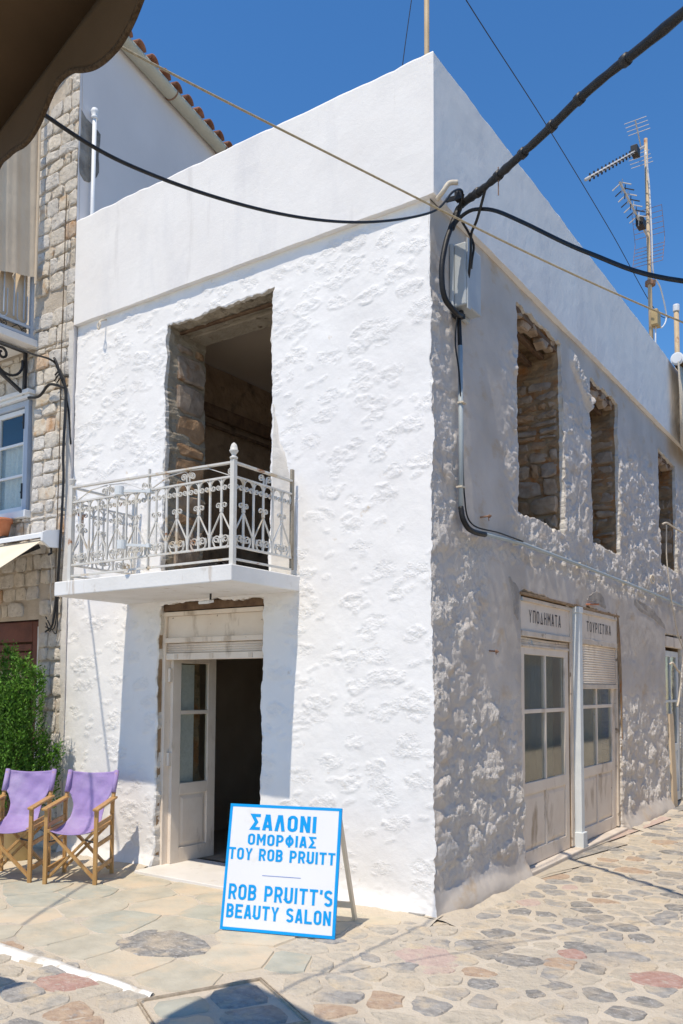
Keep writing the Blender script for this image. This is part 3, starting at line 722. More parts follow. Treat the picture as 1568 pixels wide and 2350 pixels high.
for half in (0, 1):
    xc = RX0+(RX1-RX0)*(.25+.5*half)
    put(SML, 'curl', (xc, RY, zsec(xc)+.0), 0)
    put(BRC, 'curl', (xc-.21, RY, zsec(xc)+.004), 0, .95)
    put(BRC, 'curl', (xc+.21, RY, zsec(xc)+.004), PI, .95)
for xs_, sz in ((RX0, 1.0), (RX1, .98)):
    for i in range(1, 6):
        y = RY+(-.06-RY)*i/6
        if i < 6: put(bm_, 'baluster', (xs_, y, zlow), PI/2, sz)
        if i % 2 == 1: put(SCR, 'scroll', (xs_, y, zlow), PI/2, sz)
    for i in range(6): put(ARC, 'arch', (xs_, RY+(-.06-RY)*(i+.5)/6, zlow), PI/2, sz)
    put(SML, 'curl', (xs_, -.38, zsec(xs_)), PI/2)
# bracket sleeves for a flag pole, clamped to the middle of the railing
for zc, dx in ((3.13, -.06), (2.70, -.02)):
    m = M(); m.tube([(-2.27+dx, RY-.12, zc-.035), (-2.27+dx, RY-.12, zc+.035)], .036, 12); m.bar((-2.25+dx, RY-.10, zc), (-2.10, RY, zc-.01), .02, .02); m.box((-2.10, RY-.004, zc-.01), (.03, .05, .03))
    m.obj('flag_holder', BWHITE, rail)
# ---- front door under the balcony
def mapper(O, Uv, Nv):
    O, Uv, Nv = V(*O), V(*Uv), V(*Nv)
    return lambda u, v, ww: O+Uv*u+V(0, 0, 1)*v+Nv*ww
mA = mapper((0, .09, 0), (1, 0, 0), (0, -1, 0))
M().mbox(mA, -2.80, -1.56, 2.27, 2.345, -.10, .02).obj('lintel_beam', WOODD, house, bev=.006)
f = M()
f.mbox(mA, -2.80, -2.755, .02, 2.262, -.06, .02); f.mbox(mA, -1.62, -1.57, .02, 2.262, -.06, .02)
f.mbox(mA, -2.754, -1.621, 1.985, 2.03, -.06, .028); f.mbox(mA, -2.754, -1.621, 2.225, 2.262, -.06, .024)
fr_ = f.obj('door_frame', CREAM, house, bev=.004)
M().mbox(mA, -2.805, -2.790, .0, 2.25, .0, .055).obj('door_surround', WOODF, house)
M().mbox(mA, -2.75, -1.625, 2.032, 2.223, -.04, -.008).obj('fascia_board', CREAM, house)
sh = M().mbox(mA, -2.752, -1.623, 1.835, 1.895, -.035, .012).obj('roller_shutter', CREAM, house, bev=.006)
for q in range(4):
    m = M(); z0 = 1.899+.021*q; m.tube([mA(-2.75, z0+.009, -.012), mA(-1.625, z0+.009, -.012)], .0115, 8); m.obj('slat', CREAM, sh, smooth=True)
for u in (-2.62, -2.2, -1.76): M().mbox(mA, u-.02, u+.02, 1.845, 1.885, .012, .02).obj('latch', CREAMW, sh)
def leaf(O, Uv, Nv, W, H, panes, rails, panels, mt, back=None, zb=.02):
    """door leaf: panes [(u0,u1,v0,v1)], panels the same, rails = frame rectangles"""
    mp = mapper(O, Uv, Nv); m = M()
    for (u0, u1, v0, v1) in rails: m.mbox(mp, u0, u1, v0, v1, -.02, .02)
    lf = m.obj('door_leaf', mt, house, bev=.004)
    for (u0, u1, v0, v1) in panes:
        M().mbox(mp, u0, u1, v0, v1, -.003, .003).obj('pane', GLASS, lf)
    for (u0, u1, v0, v1) in panels:
        k = M(); k.mbox(mp, u0, u1, v0, v1, -.012, .002)
        b = .045
        pts = [mp(u0+.012, v0+.012, .0025), mp(u1-.012, v0+.012, .0025), mp(u1-.012, v1-.012, .0025), mp(u0+.012, v1-.012, .0025),
               mp(u0+b, v0+b, .013), mp(u1-b, v0+b, .013), mp(u1-b, v1-b, .013), mp(u0+b, v1-b, .013)]
        k.add(pts, [(0, 1, 5, 4), (1, 2, 6, 5), (2, 3, 7, 6), (3, 0, 4, 7), (4, 5, 6, 7)])
        k.obj('panel', mt, lf)
    return lf
def std_leaf(O, Uv, Nv, W, H, cols, mt, st=.075, vlow=.70, vm=1.36, vtop=None):
    vtop = vtop or H-.08
    R = [(0, st, 0, H), (W-st, W, 0, H), (st, W-st, H-.08, H), (st, W-st, vlow-.10, vlow), (st, W-st, 0, .13), (st, W-st, vm-.018, vm+.018)]
    cw = (W-2*st-.03*(cols-1))/cols; panes = []; panels = []
    for c in range(cols):
        a = st+c*(cw+.03)
        if c:
            R += [(a-.03, a, vlow, vm-.018), (a-.03, a, vm+.018, H-.08), (a-.03, a, .13, vlow-.10)]
        panes += [(a, a+cw, vlow, vm-.018), (a, a+cw, vm+.018, H-.08)]; panels.append((a, a+cw, .13, vlow-.10))
    return leaf(O, Uv, Nv, W, H, panes, R, panels, mt)
lf = std_leaf((-2.735, .135, .03), (.06, 1, 0), (1, -.06, 0), .53, 1.86, 1, CREAM, .10, .70, 1.335)
M().box((-2.735, .118, 1.70), (.03, .03, .12)).obj('hinge', CREAM, lf); M().box((-2.735, .118, .95), (.03, .03, .12)).obj('hinge', CREAM, lf)
std_leaf((-1.60, .66, .03), (0, -1, 0), (-1, 0, 0), .53, 1.86, 1, CREAM, .10, .70, 1.335)
quad('curtain', [(-2.762, .22, .72), (-2.762, .45, .72), (-2.762, .45, 1.8), (-2.762, .22, 1.8)], LACE)  # pale sheet added to imitate the lit wall seen through the pane
pic = M().box((-1.9, 3.0, 1.3), (.62, .03, .95)).obj('wall_picture', INK, house)
M().box((-1.9, 2.982, 1.3), (.46, .006, .78)).obj('picture_sheet', SHOPI, pic)
M().box((-2.13, .12, .012), (1.30, .68, .036)).obj('threshold', MARB, house, bev=.006)
# small lamp fixed under the balcony
lp = thing('floodlight', 'small white floodlight hanging under the balcony slab above the door', 'light', (-1.95, -.26, 2.28))
M().box((-1.95, -.26, 2.285), (.11, .07, .022), Matrix.Rotation(.25, 3, 'X')).obj('lamp_body', WPAINT, lp, bev=.004)
M().bar((-1.93, -.23, 2.295), (-1.93, -.23, 2.355), .012, .012, (0, 1, 0)).obj('bracket', BLKI, lp)

# ---- shop front on the side street
mB = mapper((-.06, 0, 0), (0, 1, 0), (1, 0, 0))       # u = y, v = z, w = +x
f = M()
for (a, b, c, d, e, g_) in ((1.60, 1.66, .06, 2.40, -.05, .02), (2.90, 2.975, .06, 2.40, -.05, .022), (3.085, 3.13, .06, 2.40, -.05, .022), (4.40, 4.45, .06, 2.40, -.05, .03),
                            (1.661, 2.899, 2.055, 2.105, -.04, .035), (3.131, 4.399, 2.055, 2.11, -.04, .045), (1.661, 2.899, 2.365, 2.40, -.04, .03), (3.131, 4.399, 2.37, 2.41, -.04, .045)):
    f.mbox(mB, a, b, c, d, e, g_)
f.obj('door_frame', CREAMW, house, bev=.004)
M().mbox(mB, 2.885, 2.899, .06, 2.05, -.06, .01).obj('frame_strip', WOODF, house); M().mbox(mB, 4.452, 4.475, .06, 2.42, -.06, .03).obj('frame_strip', WOODF, house)
M().mbox(mB, 1.60, 4.49, 2.412, 2.436, -.2, .05).obj('lintel_timber', WOODF, house, bev=.004)
fasc = [M().mbox(mB, 1.662, 2.898, 2.106, 2.364, -.03, .012).obj('fascia_board', CREAM, house), M().mbox(mB, 3.132, 4.398, 2.111, 2.369, -.03, .030).obj('fascia_board', CREAM, house)]
std_leaf((-.075, 1.663, .05), (0, 1, 0), (1, 0, 0), 1.218, 1.93, 2, CREAM, .10, .72, 1.345)
std_leaf((-.075, 3.132, .05), (0, 1, 0), (1, 0, 0), 1.262, 1.93, 2, CREAM, .11, .74, 1.36)
s0 = M().mbox(mB, 1.665, 2.88, 1.965, 1.99, -.03, .016).obj('roller_shutter', CREAMW, house, bev=.005)
for q in range(3):
    m = M(); yy = 2.0+.021*q; m.tube([mB(1.665, yy, -.004), mB(2.3, yy-.012*math.sin(q), -.002), mB(2.88, yy-.004, -.004)], .012, 8); m.obj('slat', CREAMW, s0, smooth=True)
s1 = M().mbox(mB, 3.135, 4.395, 1.595, 1.645, -.02, .034).obj('roller_shutter', CREAMW, house, bev=.005)
for q in range(16):
    m = M(); yy = 1.660+.0255*q; m.tube([mB(3.135, yy, .012), mB(4.395, yy, .012)], .0138, 8); m.obj('slat', CREAM, s1, smooth=True)
pst = M().box((-.025, 3.03, 1.22), (.105, .09, 2.36)).obj('shop_post', BWHITE, house, bev=.006)
M().box((-.02, 3.03, .115), (.135, .12, .15)).obj('base', BWHITE, pst, bev=.006); M().box((-.025, 3.03, 2.385), (.12, .11, .06)).obj('capital', BWHITE, pst, bev=.006)
M().box((-.10, 3.04, .005), (.30, 2.86, .08)).obj('threshold', DIRTW, house, bev=.01)
for (a, b, mm) in ((1.70, 2.10, CURTY), (2.12, 2.80, CURT), (3.18, 4.32, CURT)):
    m = M(); m.grid([[(-.20-.015*math.sin(y*42), y, z) for y in np.linspace(a, b, 30)] for z in (.7, 1.95 if mm is CURT else 1.42)]); m.obj('curtain', mm, house, smooth=True)
# third doorway far along the side wall
f = M(); f.mbox(mB, 6.59, 6.66, 0, 2.3, -.05, .02); f.mbox(mB, 6.661, 7.6, 2.18, 2.32, -.05, .03); f.obj('door_frame', CREAM, house, bev=.004)
std_leaf((-.10, 6.67, .03), (0, 1, 0), (1, 0, 0), .9, 2.1, 2, BWHITE, .10, .8, 1.4)
M().bar((.03, 6.74, .02), (-.02, 6.80, 1.26), .22, .03, (1, 0, 0)).obj('plank', PLANK, house)

def conform_patch(name, P, m_, lift=.004, rn=random.Random(6)):
    P = smooth_poly(P, 26, .10, rn); c = sum(P)/len(P); rings = [[c+(p-c)*t for p in P] for t in (.02, .35, .7, .9, 1.0)]; rows = []
    for k, rg in enumerate(rings):
        row = []
        for p in rg+[rg[0]]:
            x = -.055*p[1]/H2+float(hB(V(p[0]), V(p[1]))[0])+(lift if k < 4 else -.004); row.append((x, p[0], p[1]))
        rows.append(row)
    m = M(); m.grid(rows); m.obj(name, m_, house)
conform_patch('cement_patch', [V(1.36, 2.56), V(1.43, 2.40), V(1.46, 2.24), V(1.56, 2.16), V(1.595, 2.30), V(1.60, 2.46)], GREYL)
conform_patch('cement_patch', [V(3.35, 2.52), V(3.62, 2.50), V(4.05, 2.47), V(4.0, 2.58), V(3.75, 2.66), V(3.5, 2.60)], GREYL)
conform_patch('grey_patch', [V(5.0, 2.72), V(5.9, 2.66), V(6.7, 2.45), V(6.6, 2.40), V(5.9, 2.52), V(5.3, 2.56)], GREYL)  # grey render patch below the conduit
conform_patch('exposed_stone', [V(4.42, 2.42), V(4.52, 2.46), V(4.56, 2.0), V(4.52, 1.3), V(4.50, .7), V(4.49, .7)], RUB, .003)

# ------------------------------------------------------------------ lettering: stroke font
def arc(cx, cy, rx, ry, a0, a1, n=8): return [(cx+rx*math.cos(math.radians(a0+(a1-a0)*k/n)), cy+ry*math.sin(math.radians(a0+(a1-a0)*k/n))) for k in range(n+1)]
def glyph(ch, w_, t):
    h = t/2; r = w_/2-h
    def bowl(y0, y1, x1): rr = (y1-y0)/2; return [(h, y1), (x1-rr*.75, y1)]+arc(x1-rr*.75, (y0+y1)/2, rr*.75, rr, 90, -90)+[(h, y0)]
    O = [arc(w_/2, 1-h-r, r, r, 180, 0)+arc(w_/2, h+r, r, r, 0, -180)+[(h, 1-h-r), arc(w_/2, 1-h-r, r, r, 180, 0)[1]]]
    A = [[(h*.9, 0), (w_/2-h*.35, 1)], [(w_-h*.9, 0), (w_/2+h*.35, 1)]]
    G = {'Σ': [[(w_, 1-h), (h*1.3, 1-h), (w_*.62, .5), (h*1.3, h), (w_, h)]], 'Α': A+[[(w_*.2, .27), (w_*.8, .27)]], 'Λ': A, 'Ο': O,
         'Ν': [[(h, 0), (h, 1)], [(w_-h, 0), (w_-h, 1)], [(h*1.1, 1), (w_-h*1.1, 0)]], 'Ι': [[(h, 0), (h, 1)]],
         'Μ': [[(h, 0), (h, 1)], [(w_-h, 0), (w_-h, 1)], [(h*1.1, 1), (w_/2, .38), (w_-h*1.1, 1)]],
         'Ρ': [[(h, 0), (h, 1)], bowl(.42, 1-h, w_-h)], 'Φ': [[(w_/2, -.04), (w_/2, 1.04)], arc(w_/2, .5, w_/2-h, .34, 90, 450, 18)],
         'Τ': [[(0, 1-h), (w_, 1-h)], [(w_/2, 0), (w_/2, 1-h)]], 'Υ': [[(h*.8, 1), (w_/2, .45), (w_-h*.8, 1)], [(w_/2, 0), (w_/2, .5)]],
         'R': [[(h, 0), (h, 1)], bowl(.44, 1-h, w_-h), [(w_*.55, .46), (w_-h, 0)]],
         'B': [[(h, 0), (h, 1)], bowl(.52, 1-h, w_-h*1.15), bowl(h, .52, w_-h)],
         'U': [[(h, 1), (h, h+r)]+arc(w_/2, h+r, r, r, 180, 360)+[(w_-h, 1)]],
         'E': [[(w_, 1-h), (h, 1-h), (h, h), (w_, h)], [(h, .52), (w_*.88, .52)]], 'L': [[(h, 1), (h, h), (w_, h)]],
         'S': [arc(w_/2, 1-h-r*.95, r, r*.95, 20, 180, 8)+[(h+.02, .60), (w_/2, .51), (w_-h-.02, .42)]+arc(w_/2, h+r*.95, r, r*.95, 0, -160, 8)],
         "'": [[(h*1.2, 1.0), (h*.9, .72)]], 'Δ': [[(h, h), (w_/2, 1), (w_-h, h), (h*.5, h)]], 'Η': [[(h, 0), (h, 1)], [(w_-h, 0), (w_-h, 1)], [(h, .52), (w_-h, .52)]],
         'Κ': [[(h, 0), (h, 1)], [(w_-h*.6, 1), (h, .42)], [(w_*.35, .58), (w_-h*.5, 0)]], 'Π': [[(h, 0), (h, 1-h), (w_-h, 1-h), (w_-h, 0)]]}
    al = {'O': 'Ο', 'N': 'Ν', 'I': 'Ι', 'P': 'Ρ', 'T': 'Τ', 'Y': 'Υ', 'A': 'Α'}
    return G[al.get(ch, ch)]
def thick(pl, t):
    P = [V(*p) for p in pl]; k = len(P); Ls, Rs = [], []
    for i in range(k):
        d1 = P[i]-P[i-1] if i else P[1]-P[0]; d2 = P[i+1]-P[i] if i < k-1 else P[-1]-P[-2]
        d1 = d1/(np.linalg.norm(d1)+1e-9); d2 = d2/(np.linalg.norm(d2)+1e-9)
        n1 = V(-d1[1], d1[0]); n2 = V(-d2[1], d2[0]); mt = n1+n2; l = np.linalg.norm(mt); mt = mt/l if l > 1e-6 else n1
        s = t/2/max(.5, np.dot(mt, n1)); Ls.append(P[i]+mt*s); Rs.append(P[i]-mt*s)
    return Ls, Rs
WID = {'Ι': .17, 'I': .17, "'": .16, 'Μ': .66, 'M': .66, 'Φ': .62, ' ': .30}
def text(m, s, mp, u0, u1, v0, v1, t=.17, base=.54, gap=.10, sl0=0., sl1=0.):
    """strokes of the line s filling the box u0..u1 x v0..v1 on the plane mp(u, v, lift)"""
    ws = [WID.get(c, base) for c in s]; tot = sum(ws)+gap*(len(s)-1); sx = (u1-u0)/tot; sy = v1-v0; x = 0; k = 0
    for c, wc in zip(s, ws):
        if c != ' ':
            for pl in glyph(c, wc, min(t, wc)):
                Ls, Rs = thick(pl, t); n_ = len(Ls); k += 1; lift = .0015+.0002*(k % 7)
                vs = []
                for p in Ls+Rs:
                    yy = min(max(p[1], -.04), 1.04) if c != 'Φ' else p[1]
                    if c not in 'Φ': yy = min(max(p[1], 0), 1)
                    vs.append(mp(u0+(x+p[0])*sx, v0+yy*sy, lift))
                m.add(vs, [(i, n_+i, n_+i+1, i+1) for i in range(n_-1)])
        x += wc+gap
    return m
m = M(); text(m, 'ΥΠΟΔΗΜΑΤΑ', lambda u, v, l: mB(u, v, .012+l), 1.86, 2.66, 2.185, 2.30, .13, .56, .26); m.obj('lettering', INK, fasc[0])
m = M(); text(m, 'ΤΟΥΡΙΣΤΙΚΑ', lambda u, v, l: mB(u, v, .030+l), 3.38, 4.20, 2.19, 2.30, .13, .56, .26); m.obj('lettering', INK, fasc[1])

# ------------------------------------------------------------------ A-board sign
BL, BR = V(-1.034, -1.044, 0), V(-.29, -.795, 0); SL = np.linalg.norm(BR-BL); eU = (BR-BL)/SL; eN = V(eU[1], -eU[0], 0)
TH = math.radians(11); SH = .81
up = V(0, 0, 1)*math.cos(TH)-eN*math.sin(TH); fn = eN*math.cos(TH)+V(0, 0, 1)*math.sin(TH)
def mS(u, v, l): return BL+V(0, 0, .012)+eU*u+up*v+fn*l
sg = thing('sandwich_board', 'white sandwich board sign with blue border and blue lettering beside the doorway', 'sign', tuple((BL+BR)/2))
m = M(); m.mbox(mS, 0, SL, 0, SH, -.016, 0); m.obj('front_panel', SIGNW, sg)
bw = .017; m = M()
for (a, b, c, d) in ((0, SL, 0, bw), (0, SL, SH-bw, SH), (0, bw, bw, SH-bw), (SL-bw, SL, bw, SH-bw)): m.mbox(mS, a-.001, b+.001, c-.001, d+.001, -.017, .0012)
m.obj('border', SIGNB, sg)
m = M()
for s, a, b, c, d, t in (('ΣΑΛΟΝΙ', .195, .785, .205, .075, .185), ('ΟΜΟΡΦΙΑΣ', .185, .795, .325, .235, .175), ('ΤΟΥ ROB PRUITT', .022, .968, .447, .352, .175),
                         ("ROB PRUITT'S", .05, .965, .762, .640, .165), ('BEAUTY SALON', .045, .96, .905, .797, .175)):
    m = M(); text(m, s, mS, a*SL, b*SL, (1-c)*SH, (1-d)*SH, t, .54, .13 if len(s) < 9 else .12)
    m.obj('lettering', SIGNB, sg)
M().mbox(mS, .34*SL, .68*SL, .436*SH, .440*SH, .0, .0016).obj('divider_line', SIGNL, sg)
back = M()
top_b = [mS(u, SH-.05, -.018) for u in (.02, SL-.02)]; ft = [BL-eN*.50+eU*.0+V(0, 0, .0), BR-eN*.50+V(0, 0, .0)]
for a, b in zip(top_b, ft): M().bar(a, b+V(0, 0, .002), .022, .045, tuple(eN)).obj('rear_leg', PLANK if False else CREAMC, sg, bev=.002)
M().bar(ft[0]+V(0, 0, .12)+eN*.07, ft[1]+V(0, 0, .12)+eN*.07, .02, .04).obj('crossbar', CREAMC, sg)

# ------------------------------------------------------------------ director's chairs
ang = math.atan2(.5234, .852)
ch = thing('folding_chair', 'purple canvas folding armchair nearer the doorway, against the white wall', 'chair', (-2.885, -.80, 0), ang, 'purple canvas folding chairs')
ch.scale = (1.05, 1.05, 1.03)
W2 = .195
for s in (-1, 1):
    M().bar((s*W2, 0, 0), (s*W2, .005, .585), .030, .030, (0, 1, 0)).obj('front_leg', TEAK, ch, bev=.004)
    M().bar((s*W2, .40, 0), (s*W2, .385, .60), .028, .030, (0, 1, 0)).obj('rear_leg', TEAK, ch, bev=.004)
    M().tube([(s*W2, .375, .50), (s*W2, .40, .62), (s*W2, .470, .822)], .016, 8).obj('back_post', TEAK, ch, smooth=True)
    a = M(); a.bar((s*(W2+.005), -.035, .585), (s*(W2+.005), .43, .627), .050, .020); a.obj('armrest', TEAK, ch, bev=.006)
    for z, z2 in ((.455, .475), (.30, .315), (.11, .12)): M().bar((s*W2, .012, z), (s*W2, .39, z2), .016, .034).obj('side_rail', TEAK, ch, bev=.003)
    M().bar((s*(W2-.02), -.01, .415), (s*(W2-.02), .40, .425), .028, .030).obj('seat_rail', TEAK, ch, bev=.004)
    for y, dy in ((.025, .012), (.365, -.012)):
        M().bar((-s*(W2-.012), y+(dy if s > 0 else -dy), .05), (s*(W2-.03), y+(dy if s > 0 else -dy), .405), .020, .036, (0, 1, 0)).obj('cross_bar', TEAK, ch, bev=.003)
    M().bar((s*(W2-.02), .01, .33), (s*.11, .012, .345), .012, .008, (0, 1, 0)).obj('strap', BLKI, ch)
prof = [(.485, .84, .198), (.470, .79, .200), (.448, .72, .198), (.428, .66, .170), (.405, .60, .142), (.38, .55, .130), (.345, .495, .128), (.29, .445, .138), (.21, .412, .155), (.12, .402, .172), (.04, .410, .182), (-.01, .418, .186)]
pc = catmull([(a, b, c) for a, b, c in prof], 4); pts = []
for i, (y, z, hw) in enumerate(pc):
    row = []; t = i/(len(pc)-1)
    for q in np.linspace(-1, 1, 19):
        sag = (1-q*q); dz = -.030*sag*(1 if t > .5 else .0)-(.018*sag if t < .05 else .018*sag*max(0, 1-t*6)); dy = .028*sag*(1 if t < .55 else 0)*min(1, t*3+.4)
        wr = .003*math.sin(q*9+t*23)+.003*math.sin(q*4-t*31)
        if t < .28 and abs(q) > .93: dy -= .018
        row.append((q*hw, y+dy+wr, z+dz+(.010*abs(q)**3 if t > .6 else 0)))
    pts.append(row)
cm = M(); cm.grid(pts); cm.obj('canvas_sling', PURP, ch, smooth=True, solid=.004)
for s in (-1, 1): M().tube([(s*W2, .405, .67), (s*W2, .445, .75), (s*W2, .482, .843)], [.0185, .0195, .0190], 10).obj('sleeve', PURP, ch, smooth=True)
ch2 = ch.copy(); COL.objects.link(ch2); ch2.location = (-2.885-.49, -.80-.26, 0); ch2.rotation_euler = (0, 0, ang+.03)
ch2['label'] = 'purple canvas folding armchair in front of the potted conifer bush'
for c in list(ch.children):
    d = c.copy(); COL.objects.link(d); d.parent = ch2

# ------------------------------------------------------------------ potted conifer
random.seed(5)
pc_ = V(-4.10, -.44, 0)
pb = thing('potted_conifer', 'bushy green conifer in a tan pot behind the purple chairs', 'potted plant', tuple(pc_))
M().lathe([(.10, 0), (.115, .01), (.155, .34), (.170, .345), (.172, .38), (.150, .38)], tuple(pc_), 20).obj('pot', POTT, pb, smooth=True)
M().lathe([(.002, .33), (.15, .34), (.15, .35), (.002, .36)], tuple(pc_), 16).obj('soil', SOIL, pb)
tr = M()
for k in range(7):
    a = k*.9; tr.tube([tuple(pc_+V(0, 0, .34)), tuple(pc_+V(.10*math.cos(a), .10*math.sin(a), .75)), tuple(pc_+V(.20*math.cos(a), .18*math.sin(a), 1.25))], [.012, .008, .003], 5)
tr.obj('stem', TWIG, pb)
tm = M()
spires = [(-.24, .02, 1.90, .15), (-.03, .0, 1.80, .15), (.17, .02, 1.70, .13), (-.40, .05, 1.64, .13), (.05, -.16, 1.55, .2), (-.2, -.18, 1.55, .2), (.19, .08, 1.10, .12), (.15, -.12, 1.28, .15), (-.4, -.1, 1.3, .16), (.30, .16, 1.0, .09)]
def sprig(p, d, sz, k=6):
    d = V(*d); d = d/np.linalg.norm(d); a = np.cross(d, V(random.uniform(-1, 1), random.uniform(-1, 1), .2)); a = a/np.linalg.norm(a); b = np.cross(d, a)
    for q in range(k):
        t = q/(k-1); o = p+d*sz*t; s = (1 if q % 2 else -1); l = sz*.42*(1-.55*t); dd = d*.75+(a*s if q % 3 else b*s)*.75; n_ = np.cross(dd, a+b*.3); n_ = n_/(np.linalg.norm(n_)+1e-9)
        wd = l*.20
        tm.add([o-n_*wd*.4, o+dd*l*.55-n_*wd, o+dd*l, o+dd*l*.55+n_*wd], [(0, 1, 2, 3)])
for (sx, sy, tz, rr) in spires:
    zb = .55 if tz > 1.4 else .42
    for _ in range(int(330*(tz-zb)/1.2*(rr/.15))+60):
        t = random.random()**.8; z = zb+(tz-zb)*t; env = rr*(1-t)**.62*1.12*(1 if t > .12 else .5+4*t)+.012
        a = random.uniform(0, 2*PI); q = env*math.sqrt(random.uniform(.25, 1))
        base = pc_+V(sx*(.4+.6*t)+q*math.cos(a), sy+q*math.sin(a), z)
        sprig(base, (math.cos(a)*.45, math.sin(a)*.45, 1.), random.uniform(.08, .15))
tm.obj('foliage', LEAF, pb)

# ------------------------------------------------------------------ neighbouring stone house (left)
sb = thing('stone_house', 'pale rubble stone house with tiled roof, left of the white corner house', 'house', (-4.06, 0, 0))
XL = -8.0
def swall():
    ops = [(-5.95, -4.74, 3.36, 4.66), (-5.9, -4.53, -1, 2.27)]
    us = axis_lines(XL, -4.062, [o[0] for o in ops]+[o[1] for o in ops], .06); zs = axis_lines(0, 8.4, [3.36, 4.66, 2.27], .06)
    Uq, Zq = np.meshgrid(us, zs); y = .03+.008*fbm(Uq*8, Zq*8, 3, 3)-.01*fbm(Uq*2, Zq*2, 5, 2); Pos = np.stack([Uq, y, Zq], -1).reshape(-1, 3)
    cu = (us[1:]+us[:-1])/2; cz = (zs[1:]+zs[:-1])/2; CU, CZ = np.meshgrid(cu, cz); keep = np.ones(CU.shape, bool)
    for a, b, c, d in ops: keep &= ~((CU > a) & (CU < b) & (CZ > c) & (CZ < d))
    I, J = np.nonzero(keep); nu = len(us); i0 = I*nu+J; fast('wall', Pos, np.stack([i0, i0+1, i0+nu+1, i0+nu], -1), NMOR, sb)
    rn = random.Random(9); stones = []
    blocks = [(2.30, 3.34, -5.6, -4.10), (3.36, 4.70, -4.70, -4.10), (4.70, 5.08, -5.5, -4.10), (5.08, 7.9, -4.75, -4.075), (0, 2.28, -4.50, -4.10)]
    for z0, z1, a, b in blocks:
        for P in courses(z0, z1, a, b, rn, .11, .22, .11, .28, .008): stones.append(P)
    for P in stones:
        c = sum(P)/len(P)
        if len(P) and rn.random() < .06: continue
        s_ = M(); stone_mb(s_, smooth_poly(P, 13, .045, rn, 1, .2), lambda u, v, h: (u, .025-h, v), rn.uniform(.012, .030), .016, .04, rn, .10)
        s_.obj('stone', rn.choices(NST, (40, 36, 17, 4))[0], sb)
swall()
# rendered strip between the stones and the white wall
st_ = M(); st_.grid([[(-4.105+.05*t+.010*float(fbm(V(z*5), V(t*3), 6, 3)[0])*(1-t), -.018+.012*float(fbm(V(z*6), V(t), 8, 3)[0])+.02*t, z) for t in np.linspace(0, 1, 5)] for z in np.arange(0, 5.2, .05)])
st_.obj('corner_render', PLAST, sb, smooth=True)
dS = V(-.1904, .9817, 0)   # side wall runs back at a slant behind the white house
def sp(t, z, o=0.): p = V(-4.06, 0, 0)+dS*t+V(.9817, .1904, 0)*o; return (p[0], p[1], z)
sw = M(); sw.grid([[sp(t, z, .003*float(fbm(V(t*2), V(z*2), 3, 3)[0])) for t in np.linspace(0, 6.5, 40)] for z in np.linspace(0, 8.60, 60)])
sw.obj('side_wall', SIDE, sb, smooth=True)
cpz = [V(.02, 7.46), V(.12, 7.40), V(.20, 7.44), V(.33, 7.40), V(.30, 7.15), V(.32, 6.98), V(.26, 6.86), V(.18, 6.78), V(.10, 6.74), V(.02, 6.80)]
s_ = M(); stone_mb(s_, smooth_poly(cpz, 22, .05, random.Random(2)), lambda u, v, h: sp(u, v, h), .006, .01, .02, random.Random(4), .0); s_.obj('cement_patch', GREYC, sb, smooth=True)
# eave: gutter, brackets, tiles
GZ = 8.55
gm = M(); ts = np.linspace(-.3, 6.5, 40); gm.grid([[sp(t, GZ-.075*math.sin(a)+.03, .085-.085*math.cos(a)) for t in ts] for a in np.linspace(0, PI, 9)])
gm.obj('gutter', GUTT, sb, smooth=True, solid=.006)
for t in (.35, 1.45, 2.55, 3.65): M().tube([sp(t, GZ-.081*math.sin(a)+.03, .085-.091*math.cos(a)) for a in np.linspace(0, PI, 10)], .009, 5).obj('gutter_bracket', RUST, sb)
sof = M(); sof.grid([[sp(t, GZ+.02, o) for t in ts] for o in (-.02, .04)]); sof.obj('eave_soffit', PARA, sb)
for k in range(26):
    t = -.2+.235*k; m = M(); rows = []
    for o, zz in ((.19, GZ+.045), (-.4, GZ+.10), (-.9, GZ+.14)):
        rows.append([sp(t+.075*math.cos(a), zz+.070*math.sin(a), o) for a in np.linspace(0, PI, 8)])
    m.grid(rows); m.obj('roof_tile', TILE, sb, smooth=True, solid=.018)
rf = M(); rf.add([sp(-.3, GZ+.07, -.02), sp(6.5, GZ+.07, -.02), sp(6.5, GZ+1.35, -4), sp(-.3, GZ+1.35, -4)], [(0, 1, 2, 3)]); rf.obj('roof', TILE, sb)
